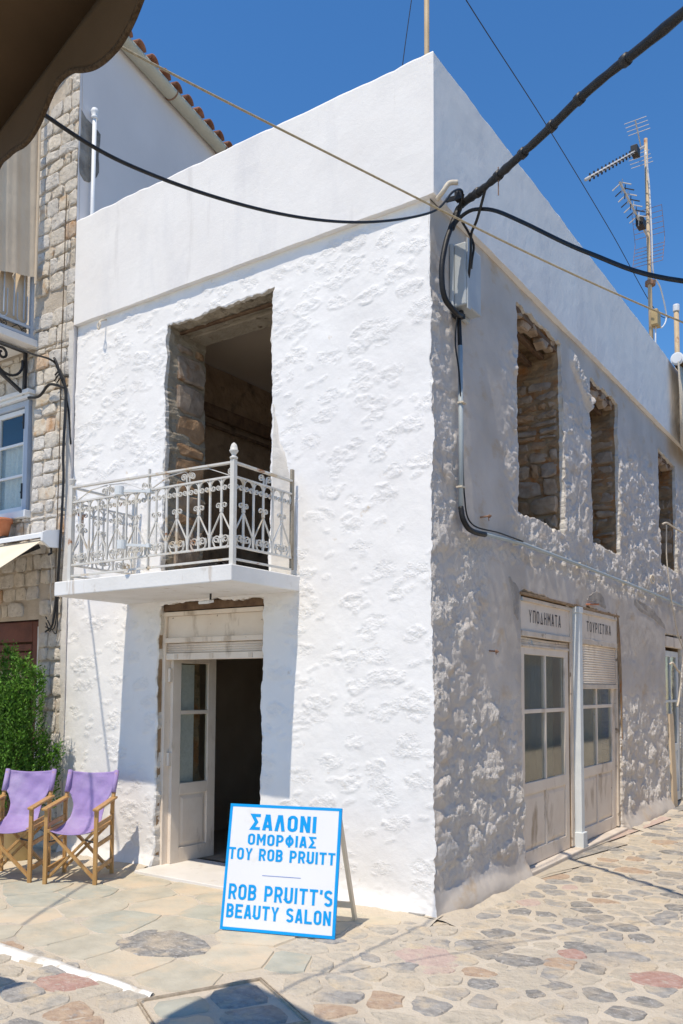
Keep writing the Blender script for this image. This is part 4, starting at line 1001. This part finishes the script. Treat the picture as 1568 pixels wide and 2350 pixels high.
# window
mW = mapper((0, .02, 0), (1, 0, 0), (0, -1, 0))
f = M()
for (a, b, c, d, e, g_) in ((-4.83, -4.765, 3.41, 4.58, -.06, .02), (-5.95, -5.885, 3.41, 4.58, -.06, .02), (-5.884, -4.831, 4.52, 4.58, -.06, .018)): f.mbox(mW, a, b, c, d, e, g_)
wf = f.obj('window', BPAINT, sb, bev=.003)
f = M(); f.mbox(mW, -6.0, -4.70, 4.585, 4.62, -.06, .06); f.mbox(mW, -6.0, -4.68, 4.621, 4.665, -.06, .09); f.obj('cornice', WPAINT, wf, bev=.006)
f = M(); f.mbox(mW, -6.0, -4.71, 3.33, 3.405, -.06, .07); f.obj('sill', WPAINT, wf, bev=.006)
for k in range(2):
    x1 = -4.834-.524*k; x0 = x1-.52; f = M()
    for (a, b, c, d) in ((x0, x0+.05, 3.42, 4.51), (x1-.05, x1, 3.42, 4.51), (x0+.05, x1-.05, 3.42, 3.47), (x0+.05, x1-.05, 4.46, 4.51), (x0+.05, x1-.05, 3.79, 3.815), (x0+.05, x1-.05, 4.13, 4.155)): f.mbox(mW, a, b, c, d, -.045, -.012)
    f.obj('sash', WPAINT, wf, bev=.002)
    for (c, d) in ((3.47, 3.79), (3.815, 4.13), (4.155, 4.46)): M().mbox(mW, x0+.05, x1-.05, c, d, -.034, -.030).obj('pane', GLASS, wf)
for z in (3.62, 4.36): f = M(); f.mbox(mW, -4.845, -4.828, z-.08, z+.08, -.012, .03); f.mbox(mW, -4.87, -4.845, z-.02, z+.0, -.01, .02); f.obj('hinge', BLKI, wf)
cu = M(); cu.grid([[(x, .10+.012*math.sin(x*60), z) for x in np.linspace(-5.88, -4.84, 70)] for z in (3.42, 4.16)]); cu.obj('curtain', LACE, wf, smooth=True)
quad('window_back', [(-5.95, .3, 3.36), (-4.74, .3, 3.36), (-4.74, .3, 4.66), (-5.95, .3, 4.66)], BLUEP, sb)
# door with red brown timber
f = M(); mD = mapper((0, .06, 0), (1, 0, 0), (0, -1, 0))
for (a, b, c, d) in ((-4.67, -4.58, 0, 2.26), (-5.85, -4.671, 2.05, 2.26), (-5.85, -4.671, 1.76, 1.86), (-4.79, -4.69, .0, 1.755), (-5.85, -4.80, .0, .8)): f.mbox(mD, a, b, c, d, -.05, .0)
dw = f.obj('door', REDW, sb, bev=.006)
for k in range(2): M().mbox(mD, -5.8, -4.70, 1.875+.085*k, 1.945+.085*k, -.04, -.015).obj('louvre', REDW, dw, bev=.006)
M().mbox(mD, -5.8, -4.80, .82, 1.755, -.03, -.025).obj('pane', GLASS, dw)
M().mbox(mD, -4.575, -4.545, 0, 2.2, -.05, .01).obj('jamb', WPAINT, dw)
quad('door_back', [(-5.95, .13, -.1), (-4.45, .13, -.1), (-4.45, .13, 2.4), (-5.95, .13, 2.4)], WOODD, sb)
# balcony high on the stone house, seen from its right side
M().box((-5.45, -.47, 5.145), (1.6, .96, .075)).obj('balcony_slab', SLABM, sb, bev=.006)
rb = M()
for z in (5.30, 5.21): rb.bar((-4.69, -.92, z), (-4.69, -.02, z), .03, .03); 
rb.bar((-4.69, -.92, 5.96), (-4.69, -.02, 5.96), .04, .03)
for z in (5.30, 5.96): rb.bar((-6.2, -.92, z), (-4.69, -.92, z), .03, .03)
bb = rb.obj('balcony_railing', BPAINT, sb)
for y in (-.05, -.92): M().box((-4.688, y, 5.57), (.034, .034, .80)).obj('post', BPAINT, bb)
for k in range(7):
    y = -.14-.115*k
    if k % 2 == 0 or True: M().tube([(-4.69, y, 5.36), (-4.69, y, 5.95)], .008, 6).obj('baluster', BPAINT, bb)
for k in range(4):
    y = -.10-.23*k; m = M()
    m.tube([(-4.69, y, 5.62)]+[(-4.69, y-.0575+.0575*math.cos(a), 5.37-.055*math.sin(a)) for a in np.linspace(0, PI, 9)]+[(-4.69, y-.115, 5.62)], .006, 5); m.obj('hoop', BPAINT, bb)
    m = M(); m.tube([(-4.688, y-.03+p[0], 5.255+p[1]) for p in spiral((0, 0), .035, .008, PI, 1.4)]+[], .005, 5); m.tube([(-4.688, y-.065, 5.255), (-4.688, y-.11, 5.285), (-4.688, y-.17, 5.24)], .005, 5); m.obj('scroll', BLKI, bb)
br = M(); br.bar((-4.80, -.02, 5.08), (-4.80, -.9, 5.08), .03, .03); br.bar((-4.80, -.03, 5.07), (-4.80, -.03, 4.62), .035, .03, (0, 1, 0)); br.bar((-4.80, -.05, 4.64), (-4.80, -.85, 5.05), .03, .03, (1, 0, 0))
br.tube([(-4.80, -.06, 4.98)]+[(-4.80, -.22+.16*math.cos(a), 4.94-.16*math.sin(a)) for a in np.linspace(-.2, 3.6, 14)]+[(-4.80, -.30+p[0], 4.98+p[1]) for p in spiral((0, 0), .07, .02, PI, -1.2)], .014, 6)
br.obj('balcony_bracket', BLKI, sb)
# canvas blind hanging on that balcony and the cloth tied behind the railing
def fold(y, k): return .018*math.sin(y*26+k)+.010*math.sin(y*61+k*2)
cb = thing('canvas_blind', 'beige canvas blind hanging over the balcony of the stone house', 'blind', (-4.62, -.05, 5.8))
m = M(); m.grid([[(-4.615+fold(y, z*.6)*.45, y, z+(.09 if z < 5.9 else 0)*(y+.45)/.4) for y in np.linspace(-1.1, -.06, 50)] for z in list(np.linspace(5.73, 8.1, 26))])
m.obj('canvas', BEIGE, cb, smooth=True); M().tube([(-4.60, -.075, z) for z in (5.74, 6.4, 7.2, 8.1)], .014, 6).obj('hem', BEIGE, cb)
M().tube([(-4.585, -.33, 5.745), (-4.575, -.36, 5.70), (-4.57, -.33, 5.65)], .004, 5).obj('tie', TWINE, cb)
cl = M(); cl.grid([[(-4.725+.008*math.sin(y*30), y, z) for y in np.linspace(-.9, -.08, 30)] for z in (5.19, 5.5, 5.95)])
tag(cl.obj('railing_cloth', BEIGE, smooth=True, solid=.003), 'cream cloth panel tied behind the grey balcony railing', 'cloth')
# retractable awning with white case
aw = thing('retractable_awning', 'cream retractable awning with white cassette fixed above the red brown door', 'awning', (-4.13, -.05, 3.0))
mE = lambda y, z, x: V(x, y, z)
end = [(-.02, 2.955), (-.02, 3.125), (-.05, 3.135), (-.20, 3.105), (-.245, 3.08), (-.245, 3.00), (-.16, 2.945)]
m = M(); k = len(end); m.add([(-4.13, *p) for p in end]+[(-4.16, *p) for p in end], [tuple(range(k)), tuple(range(2*k-1, k-1, -1))]+[(i, i+k, (i+1) % k+k, (i+1) % k) for i in range(k)]); m.obj('end_cap', WPAINT, aw)
m = M(); e2 = [(-.20, 3.085), (-.235, 3.07), (-.235, 3.03), (-.21, 3.02), (-.03, 3.115), (-.19, 3.10)]
m.add([(-4.161, -.03, 3.115), (-6.6, -.03, 3.115), (-6.6, -.2, 3.095), (-4.161, -.2, 3.095), (-4.161, -.235, 3.075), (-6.6, -.235, 3.075), (-4.161, -.235, 3.035), (-6.6, -.235, 3.035)], [(0, 1, 2, 3), (3, 2, 5, 4), (4, 5, 7, 6)]); m.obj('cassette', WPAINT, aw)
m = M(); m.grid([[(x, y, z) for x in (-4.19, -5.4, -6.6)] for y, z in ((-.19, 3.02), (-.69, 2.66), (-1.5, 2.07))]); m.obj('canopy', CREAMC, aw, solid=.004)
m = M(); m.bar((-4.30, -.15, 2.97), (-4.9, -.9, 2.52), .03, .04); m.tube([(-4.19, -.10, 2.95), (-4.19, -.10, 2.90), (-4.19, -.13, 2.88)], .012, 6); m.obj('arm', BLKI, aw)
fp = thing('flower_pot', 'terracotta flower pot on the stone house window ledge', 'flower pot', (-4.98, -.13, 3.13))
M().lathe([(.07, 0), (.10, .15), (.115, .15), (.115, .19), (.10, .19)], (-4.98, -.13, 3.13), 16).obj('pot', TERRA, fp, smooth=True)
M().lathe([(.002, .15), (.10, .16), (.10, .17), (.002, .175)], (-4.98, -.13, 3.13), 12).obj('soil', SOIL, fp); M().box((-4.98, -.07, 3.115), (.24, .2, .02)).obj('shelf', BLKI, fp)
# vent pole with ball cap behind the parapet
pp = thing('vent_pipe', 'white vent pipe with ball cap against the shaded gable wall', 'pipe', (-4.02, .16, 5.3))
M().tube([(-4.02, .16, 5.3), (-4.02, .16, 7.46)], .022, 10).obj('pipe', WPAINT, pp, smooth=True)
M().lathe([(.022, 0), (.036, .01), (.036, .03), (.026, .04), (.04, .07), (.042, .085), (.03, .115), (.004, .128)], (-4.02, .16, 7.42), 12).obj('cap', WPAINT, pp, smooth=True)

# ------------------------------------------------------------------ utility box, conduit, cables
def wire(name, path, r, m_, label, cat, n=8, sm=10, group=None, par=None):
    q = M(); P = catmull(path, sm) if len(path) > 2 else path
    q.tube(P, r, n); o = q.obj(name, m_, par, smooth=True)
    return tag(o, label, cat, group) if par is None else o
bx = thing('meter_box', 'grey plastic cable box mounted high near the corner of the side wall', 'utility box', (.0, .3, 4.4))
bxf = mapper((-.05, .34, 4.45), (0, 1, 0), (1, 0, 0))
M().mbox(bxf, 0, .29, 0, .53, 0, .035).obj('base', BOXM, bx, bev=.01); M().mbox(bxf, .008, .282, .03, .52, .036, .135).obj('cover', BOXM, bx, bev=.012)
M().mbox(bxf, .02, .07, .0, .55, .136, .146).obj('rib', BOXM, bx, bev=.003); M().mbox(bxf, .03, .11, -.035, .0, .01, .08).obj('gland', BLACK, bx)
cdt = thing('conduit', 'grey plastic conduit running down the corner and along the side wall', 'conduit', (.0, .4, 2.8))
M().tube([(.0, .42, 4.20), (.015, .40, 3.5), (.02, .38, 2.92)], .019, 10).obj('vertical_pipe', PVC, cdt, smooth=True)
M().tube(catmull([(.02, .38, 2.95), (.035, .385, 2.86), (.045, .45, 2.80), (.045, .58, 2.785), (.045, .75, 2.795)], 6), .021, 10).obj('elbow', BLACK, cdt, smooth=True)
M().tube([(.04, .72, 2.80), (.035, 1.5, 2.835), (.035, 3.2, 2.83), (.03, 5.5, 2.815), (.03, 8.5, 2.77)], .018, 10).obj('horizontal_pipe', PVC, cdt, smooth=True)
for (y, z, rz_) in ((.41, 3.75, 1), (.385, 3.1, 1), (1.4, 2.83, 0), (3.0, 2.83, 0), (4.6, 2.822, 0)):
    M().box((.02, y, z), (.05, .012 if not rz_ else .06, .06 if not rz_ else .012)).obj('clip', TWINE, cdt)
wire('feed_cable', [(-.01, .42, 4.46), (-.005, .42, 4.32), (.0, .42, 4.18)], .017, BLACK, 'short black cable from the grey box into the conduit', 'cable')
wire('thin_wall_wire', [(.0, .37, 4.42), (-.005, .35, 4.2), (.01, .385, 3.95), (.02, .41, 3.5), (.035, .41, 3.05), (.05, .50, 2.84), (.055, 1.0, 2.845), (.05, 1.5, 2.85)], .006, BLACK, 'thin black wire following the grey conduit down the wall', 'wire')
main = [(.055, .17, 4.99), (.075, .20, 5.08), (.131, .191, 5.157), (.40, .0, 5.10), (.702, -.188, 5.082), (1.05, -.43, 5.05), (1.374, -.653, 5.03), (1.948, -1.03, 4.944), (3.2, -1.85, 4.80)]
mc = thing('cable_bundle', 'thick black taped cable bundle rising from the corner to the upper right', 'cable', (.131, .191, 5.157))
P = catmull(main, 8); M().tube(P, [.026+.006*math.sin(i*.7)*(i % 5 == 0) for i in range(len(P))], 10).obj('cable', BLACK, mc, smooth=True)
P2 = [p+V(.0, .015, .016+.02*math.sin(i*.5)) for i, p in enumerate(P[18:])]; M().tube(P2, .013, 8).obj('strand', BLACK, mc, smooth=True)
for i in range(22, len(P)-2, 6): d = P[i+1]-P[i]; d = d/np.linalg.norm(d); M().tube([P[i]-d*.02, P[i]+d*.02], .034, 10).obj('tape', BLKI, mc, smooth=True)
M().tube([P[28]+V(0, 0, .06), P[28]-V(0, 0, .14)], .004, 5).obj('tie', RUST, mc)
wire('loop_cable', [(.085, .20, 5.10), (.06, .175, 5.02), (.042, .105, 4.85), (.03, .065, 4.64), (.03, .105, 4.455), (.04, .25, 4.395), (.03, .36, 4.41), (.02, .40, 4.45)], .021, BLACK, 'thick black cable looping round the left side of the grey box', 'cable')
wire('loop_wire', [(.42, -.01, 5.10), (.28, .14, 4.98), (.17, .27, 4.96), (.15, .30, 4.84), (.11, .36, 4.74), (.06, .44, 4.66), (.02, .64, 4.72), (.01, .66, 4.60), (.0, .64, 4.53), (.0, .61, 4.56), (.0, .62, 4.66)], .010, BLACK, 'thin black wire dropping from the bundle past the right of the grey box', 'wire')
wire('loop_wire', [(.14, .18, 5.02), (.15, .27, 4.97), (.16, .33, 4.90), (.13, .36, 4.80), (.06, .50, 4.80), (.02, .63, 4.74)], .009, BLACK, 'short black wire twisted beside the bundle above the grey box', 'wire')
wire('street_cable', [(.05, .165, 4.97), (.10, .19, 5.05), (.18, .175, 5.075), (.281, .134, 5.047), (.45, .07, 4.95), (.692, -.023, 4.745), (1.184, -.181, 4.318), (1.791, -.413, 3.873), (3.0, -.85, 3.3)], .0135, BLACK, 'black cable sagging from the corner bracket to the right over the street', 'cable')
wire('street_cable', [(.14, .16, 5.12), (.20, .06, 5.17), (.231, -.147, 5.053), (.219, -.444, 4.766), (.197, -1.212, 4.342), (.177, -2.003, 4.021), (.16, -2.82, 3.799), (.151, -3.374, 3.754), (.145, -4.3, 3.86)], .0082, BLACK, 'black cable sagging from the corner to the left behind the brown awning', 'cable')
wire('tan_rope', [(-.05, -3.6, 4.35), (.291, -3.2, 4.106), (.80, -2.15, 3.945), (1.28, -1.2, 3.80), (1.76, -.291, 3.688), (2.4, .9, 3.58)], .005, ROPE, 'tan rope stretched across the whole street in front of the house', 'rope')
ins = thing('insulator_bracket', 'bracket with white insulator holding the cables at the corner', 'bracket', (.06, .10, 5.2))
M().tube(catmull([(.0, .05, 5.17), (.06, .03, 5.20), (.10, .05, 5.26), (.15, .09, 5.27)], 5), .018, 8).obj('insulator', TWINE, ins, smooth=True)
m = M(); m.bar((.0, .20, 5.24), (.16, .16, 5.20), .02, .03); m.box((.13, .15, 5.20), (.05, .05, .06)); m.obj('clamp', BLKI, ins)
# cables on the stone house
cw_ = thing('wall_cables', 'bundle of black cables running down the edge of the stone house', 'cable', (-4.1, -.04, 4.8))
for k, dx in enumerate((0, .016, -.014, .03)):
    M().tube(catmull([(-4.27+dx, -.05, 4.72-.03*k), (-4.17+dx, -.06, 4.74-.02*k), (-4.11+dx*.6, -.06, 4.60), (-4.095+dx*.7, -.05, 4.43), (-4.10+dx*.6, -.05-.004*k, 3.9), (-4.098+dx*.5, -.05, 3.64), (-4.112+dx*.5, -.05, 3.2), (-4.13+dx*.5, -.055, 2.75), (-4.15+dx, -.055, 2.45), (-4.19+dx*2, -.06, 2.2-.03*k), (-4.30, -.06, 2.13+.05*k)], 6), .006 if k else .009, 6).obj('cable', BLACK, cw_, smooth=True)
M().tube(catmull([(-4.10, -.06, 4.55), (-4.22, -.07, 4.60), (-4.36, -.06, 4.63), (-4.52, -.05, 4.55), (-4.70, -.05, 4.57)], 6), .014, 6).obj('cable', BLACK, cw_, smooth=True)
M().tube(catmull([(-4.12, -.06, 4.62), (-4.18, -.10, 4.80), (-4.22, -.10, 4.86), (-4.20, -.05, 4.72), (-4.13, -.05, 4.60)], 6), .013, 6).obj('cable', BLACK, cw_, smooth=True)
wire('thin_wire', [(-4.19, -.03, 6.6), (-4.185, -.04, 5.6), (-4.18, -.05, 4.9), (-4.17, -.05, 4.0), (-4.175, -.05, 3.05), (-4.17, -.05, 2.4)], .005, TWIG, 'thin brown wire hanging straight down the stone wall', 'wire')
wire('black_wire', [(-4.06, -.0, 3.99), (-4.10, -.02, 4.4), (-4.236, -.06, 4.812), (-3.95, -.55, 4.70), (-3.623, -1.091, 4.546), (-3.0, -2.1, 4.27), (-2.4, -3.1, 4.2), (-2.0, -3.8, 4.3)], .010, BLACK, 'black wire leaving the stone wall bundle towards the street on the left', 'wire')
wire('awning_flex', [(-4.19, -.12, 2.94), (-4.20, -.10, 2.85), (-4.22, -.06, 2.72), (-4.235, -.06, 2.55), (-4.225, -.06, 2.42), (-4.20, -.06, 2.33), (-4.24, -.06, 2.28), (-4.30, -.06, 2.22)], .006, TWINE, 'cream flex hanging from the end of the white awning cassette', 'cable')
# knotted cords at the far end of the side wall
wire('pale_cord', [(.03, 6.37, 3.80), (.06, 6.5, 3.83), (.10, 6.9, 3.80), (.14, 7.4, 3.80), (.2, 8.4, 3.85)], .012, TWINE, 'pale cord tied at the far upper window of the side wall', 'cord')
wire('pale_cord', [(.05, 6.5, 3.81), (.03, 6.55, 3.4), (.045, 6.62, 3.0), (.06, 6.75, 2.65), (.07, 6.95, 2.35), (.10, 7.1, 2.15)], .009, TWINE, 'pale cord hanging down past the conduit at the far end', 'cord')
wire('pale_cord', [(.03, 6.62, 1.93), (.05, 6.7, 1.95), (.06, 6.9, 1.86), (.06, 7.05, 1.80), (.06, 6.98, 1.5), (.055, 6.88, 1.36)], .014, TWINE, 'knotted pale rope end dangling in the far doorway', 'rope')
wire('cord_coil', [(.05, 5.62, 3.02)]+[(.06+.02*math.sin(3*a), 5.68+.08*math.cos(a)*(1+.3*math.sin(2.3*a)), 2.98+.05*math.sin(a)) for a in np.linspace(0, 5*PI, 16)], .009, TWINE, 'small tangle of cord on a hook above the conduit', 'cord')
for (y, z, lab, dz) in ((.84, 2.955, 'rusty bolt sticking out of the side wall above the conduit bend', 0), (.96, 1.90, 'rusty hook below the conduit, left of the shop door', -.05)):
    b_ = thing('rusty_bolt', lab, 'bolt', (0, y, z), 0, 'rusty fixings in the side wall')
    M().tube([(-.06, y, z), (.055, y+.008, z+.004+dz*.3)], .007, 8).obj('shank', RUST, b_); M().tube([(.03, y, z), (.034, y+.01, z-.035)], .004, 6).obj('wire_end', RUST, b_)
    M().lathe([(.006, 0), (.014, .0), (.014, .012), (.006, .014)], (.035, y, z+dz*.2), 8, (1, 0, 0)).obj('nut', RUST, b_)
b_ = M(); b_.tube([(-.04, 3.36, 2.47), (.0, 3.42, 2.475), (.01, 3.66, 2.495)], .009, 8); tag(b_.obj('brick_stub', TERRA), 'orange metal stub sticking out above the right shop door', 'bolt')
hk = M(); hk.tube(catmull([(-3.63, .05, 5.17), (-3.63, -.02, 5.13), (-3.65, -.04, 5.08), (-3.63, -.04, 5.04), (-3.61, -.04, 5.08), (-3.63, -.03, 5.12)], 5), .008, 6); tag(hk.obj('ring_hook', TWINE, smooth=True), 'small rope ring hanging under the left end of the parapet', 'hook')
# black bag of rubbish on the balcony floor
rn = random.Random(8); bg_ = M(); rows = []
for i in range(9):
    ph = PI*i/8; rows.append([(-2.05+.30*math.sin(ph)*math.cos(a)*(1+.2*rn.uniform(-1, 1)), -.12+.16*math.sin(ph)*math.sin(a)*(1+.2*rn.uniform(-1, 1)), 2.545+.075*math.cos(ph)*(1+.3*rn.uniform(-1, 1))) for a in np.linspace(0, 2*PI, 15)])
bg_.grid(rows); tag(bg_.obj('rubbish_bag', mat('black_plastic', [(.012, .012, .014)], 1, .25, [(12, .03)], .5)), 'crumpled black plastic bag lying on the balcony floor', 'bag')

# ------------------------------------------------------------------ unseen house across the lane, added for bounce light and pane reflections
oh = thing('unseen_lane_house', 'unseen cream rendered house across the lane, added for bounce light on the shop doors', 'house', (5.7, 5, 0))
LANE = mat('lane_render', [(.62, .54, .43), (.70, .62, .51)], 1.2, .9, [(30, .003)], .15)
M().box((7.2, 12.0, 2.8), (3.0, 27.0, 5.6)).obj('wall', LANE, oh); M().box((7.2, 12.0, 5.68), (3.3, 27.3, .14)).obj('roof', TILE, oh)
for k in range(8):
    y = .6+3.2*k
    for z, hh in ((1.1, 2.2), (4.0, 1.5)):
        fw = M().box((5.69, y, z), (.06, 1.1, hh)).obj('window', BPAINT, oh, bev=.006)
        for q in (-1, 1): M().box((5.655, y+.26*q, z), (.02, .46, hh-.16)).obj('shutter', BPAINT, fw)

# next house along the lane, which carries the rolled awning
nh = thing('next_house', 'plain white house adjoining the far end of the side wall', 'house', (0, 9.3, 0))
M().box((-2.0, 13.3, 2.6), (4.2, 8.0, 5.2)).obj('wall', SIDE, nh); M().box((-2.0, 13.3, 5.26), (4.4, 8.2, .12)).obj('roof', TILE, nh)
for y in (10.4, 12.6, 14.8):
    M().box((.11, y, 1.05), (.06, .95, 2.1)).obj('door', CREAM, nh, bev=.006)
    fw = M().box((.11, y, 3.9), (.06, .9, 1.3)).obj('window', BPAINT, nh, bev=.006)
    for q in (-1, 1): M().box((.145, y+.22*q, 3.9), (.02, .40, 1.14)).obj('shutter', BPAINT, fw)

# ------------------------------------------------------------------ roof poles, aerials, sky wires
rp = thing('roof_pole', 'yellowish pole standing behind the parapet corner', 'pole', (-.14, .16, 5.33))
M().tube([(-.145, .17, 5.33), (-.150, .17, 7.6)], 0.020, 10).obj('pole', POLE, rp, smooth=True)
an = thing('aerial_mast', 'rusty mast with two television aerials on the roof', 'antenna', (-.4, 7.72, 5.33))
m0, m1 = V(-.4, 7.76, 5.33), V(-.4, 7.58, 10.0)
M().tube([m0, m0*.55+m1*.45, m1], [.036, .032, .027], 10).obj('mast', POLE, an, smooth=True)
bo = M(); bo.tube([(-.4, 7.45, 9.80), (-.38, 4.63, 7.80+.02)], .020, 8); boom = bo.obj('boom', ALU, an, smooth=True)
def on_boom(t): return V(-.4, 7.45, 9.80)*(1-t)+V(-.38, 4.63, 7.82)*t
for k in range(13):
    p = on_boom(.22+.06*k); M().tube([p-V(.05, 0, 0), p+V(.05, 0, 0)], .010, 5).obj('element', BLKI, boom); M().tube([p-V(0, 0, .05), p+V(0, 0, .05)], .012, 6).obj('clip', BLKI, boom)
M().box(tuple(on_boom(.17)), (.10, .16, .13)).obj('junction', BLKI, boom, bev=.01)
m = M()
for s in (-1, 1):
    for k in range(4):
        p = on_boom(.06); q = p+V(0, -.22*s*.3, .22*s+.02*k); m.tube([q-V(.16, 0, 0)+V(0, -.07*k, 0), q+V(.16, 0, 0)+V(0, -.07*k, 0)], .005, 4)
    m.tube([on_boom(.05), on_boom(.05)+V(0, -.30, .26 if s > 0 else -.30)], .010, 5)
m.obj('reflector', ALU, boom)
b2 = M(); b2.tube([(-.4, 7.66, 8.45), (-.4, 6.15, 8.58)], .016, 8); boom2 = b2.obj('boom', ALU, an, smooth=True)
for k in range(7):
    p = V(-.4, 6.25+.14*k, 8.575-.012*k); m = M(); m.tube([p-V(.13, 0, .03), p+V(0, 0, .05), p+V(.13, 0, -.02)], .009, 5); m.tube([p-V(.0, 0, .11), p+V(0, .04, .12)], .007, 4); m.obj('element', BLKI if k % 2 else ALU, boom2)
M().box((-.4, 7.22, 8.49), (.11, .18, .13)).obj('junction', BLKI, boom2, bev=.01)
m = M()
for k in range(6):
    for s in (-1, 1):
        d = .08+.07*k; m.tube([(-.62, 7.72-.03*k, 8.45+s*d), (-.18, 7.72-.03*k, 8.45+s*d)], .004, 4)
for x in (-.62, -.18): m.tube([(x, 7.56, 8.88), (x, 7.72, 8.45), (x, 7.56, 8.02)], .004, 4)
m.obj('reflector', RUST, boom2)
M().box((-.33, 7.70, 7.20), (.10, .20, .24)).obj('amplifier', POTT, an, bev=.01)
M().tube(catmull([(-.36, 7.4, 9.7), (-.34, 7.5, 9.2), (-.33, 7.56, 8.4), (-.34, 7.65, 7.9), (-.30, 7.9, 7.75), (-.28, 8.15, 7.4), (-.3, 7.95, 7.15), (-.33, 7.72, 7.1), (-.33, 7.66, 6.8), (-.36, 7.76, 6.4)], 6), .012, 6).obj('coax', WPAINT, an, smooth=True)
M().lathe([(.05, 0), (.08, .02), (.08, .08), (.05, .1)], (-.4, 7.70, 8.02-.3), 8).obj('clamp', RUST, an)
p2 = thing('roof_pole', 'short rusty pole with white cap at the right edge of the roof', 'pole', (-.4, 9.38, 5.33))
M().tube([(-.4, 9.4, 5.33), (-.4, 9.37, 8.0)], .042, 10).obj('pole', POLE, p2, smooth=True); M().lathe([(.042, 0), (.055, .01), (.055, .1), (.05, .12)], (-.4, 9.37, 7.96), 12).obj('cap', WPAINT, p2)
wire('sky_wire', [(-1, .2, 9.15), (-1, 2.613, 9.005), (-1, 4.912, 8.96), (-1, 7.715, 8.80), (-.7, 9.2, 8.0), (-.42, 9.37, 7.86)], .006, BLKI, 'thin overhead wire slanting down to the short roof pole', 'wire', 5)
wire('sky_wire', [(-.73, 1.0, 7.9), (-.844, 1.0, 7.2), (-.95, 1.0, 6.4), (-1.0, 1.0, 5.33)], .004, BLKI, 'thin guy wire beside the pole above the parapet', 'wire', 5)
# rolled awning on the next house, far right
ra = thing('rolled_awning', 'rolled brown awning with white end cap beyond the far end of the parapet', 'awning', (.12, 7.0, 6.3))
M().tube([(.12, 7.02, 6.25), (.12, 9.2, 6.25)], .085, 14).obj('roll', BROWN, ra, smooth=True); M().lathe([(.02, 0), (.07, .0), (.072, .012), (.088, .014), (.09, .05), (.085, .06)], (.12, 6.97, 6.25), 18, (0, 1, 0)).obj('end_cap', WPAINT, ra)
m = M(); m.grid([[(.13+.02*math.sin(y*9), y, z) for y in np.linspace(7.02, 9.2, 14)] for z in (6.2, 5.6, 5.0)]); m.obj('canvas', BEIGE, ra, smooth=True, solid=.004)
M().tube(catmull([(.14, 6.98, 6.2), (.15, 7.0, 5.8), (.15, 7.08, 5.4), (.13, 7.2, 5.2)], 5), .014, 6).obj('cord', TWINE, ra)

# ------------------------------------------------------------------ brown scalloped awning close to the camera
ba = thing('scalloped_awning', 'dark brown awning with scalloped braided valance hanging at upper left', 'awning', (.5, -3.65, 3.5))
A0 = V(.106, -3.528, 0); dv = V(1.093-.106, -3.80+3.528, 0); dv = dv/np.linalg.norm(dv); zk = -.055
CS = [(-.62, 3.47), (-.50, 3.505), (-.38, 3.545), (-.33, 3.545), (-.2, 3.505), (.0, 3.498)]
# outline of the lower edge: distance along the bar, height
LOW = [(-.38, 3.50), (-.25, 3.46), (-.12, 3.475), (0, 3.498), (.10, 3.475), (.18, 3.455), (.27, 3.425), (.34, 3.415), (.41, 3.425), (.47, 3.455), (.535, 3.487), (.59, 3.490), (.66, 3.472), (.73, 3.435), (.80, 3.405), (.88, 3.385), (.97, 3.378), (1.05, 3.395), (1.12, 3.43), (1.18, 3.455), (1.25, 3.455), (1.32, 3.43), (1.40, 3.39), (1.48, 3.36), (1.58, 3.35), (1.68, 3.38), (1.8, 3.42), (1.9, 3.40), (2.1, 3.33), (2.3, 3.36), (2.5, 3.39)]
ss = np.linspace(-.27, 2.5, 120); lowz = np.array([catmull([(a, b, 0) for a, b in LOW], 6)]).reshape(-1, 3)
lz = np.interp(ss, lowz[:, 0], lowz[:, 1])
def vp(s, z, o=0.): return A0+dv*s+V(0, 0, z)+V(dv[1], -dv[0], 0)*o
def topz(s): return 3.63+zk*s
m = M(); m.grid([[vp(s, l+(topz(s)-l)*t, .012*math.sin(s*5)*(1-t)) for s, l in zip(ss, lz)] for t in np.linspace(0, 1, 8)]); m.obj('valance', BROWN, ba, smooth=True, solid=.003)
m = M(); m.tube([vp(s, l, .012*math.sin(s*5)) for s, l in zip(ss, lz)], .0085, 6); m.obj('braid_trim', TRIM, ba, smooth=True)
m = M(); bk = V(.10, -1, 0)
m.grid([[vp(s, topz(s))+bk*t+V(0, 0, .28*t-.03*math.sin(PI*t/3)) for s in np.linspace(-.27, 2.5, 20)] for t in np.linspace(0, 3.2, 12)]); m.obj('canopy', BROWN, ba, smooth=True, solid=.003)
M().tube([tuple(vp(s, topz(s))+bk*.42+V(0, 0, .28*.42-.03*math.sin(PI*.42/3)-.004)) for s in np.linspace(-.27, 2.5, 20)], .006, 5).obj('seam', TRIM, ba)
M().tube([vp(-.27, topz(-.27)-.02, -.03), vp(2.5, topz(2.5)-.02, -.03)], .022, 8).obj('front_bar', ALU, ba)
a2 = thing('shop_awning', 'dark awning of the shop opposite, shading the street at lower left', 'awning', (-3, -4.1, 3.4))
m = M(); m.grid([[(x, -4.0-t, 3.3+.3*t) for x in np.linspace(-5, -1.04, 10)] for t in np.linspace(0, 2.4, 8)]); m.obj('canopy', BROWN, a2, smooth=True, solid=.003)
M().tube([(-5, -4.0, 3.29), (-1.04, -4.0, 3.29)], .02, 8).obj('front_bar', ALU, a2)
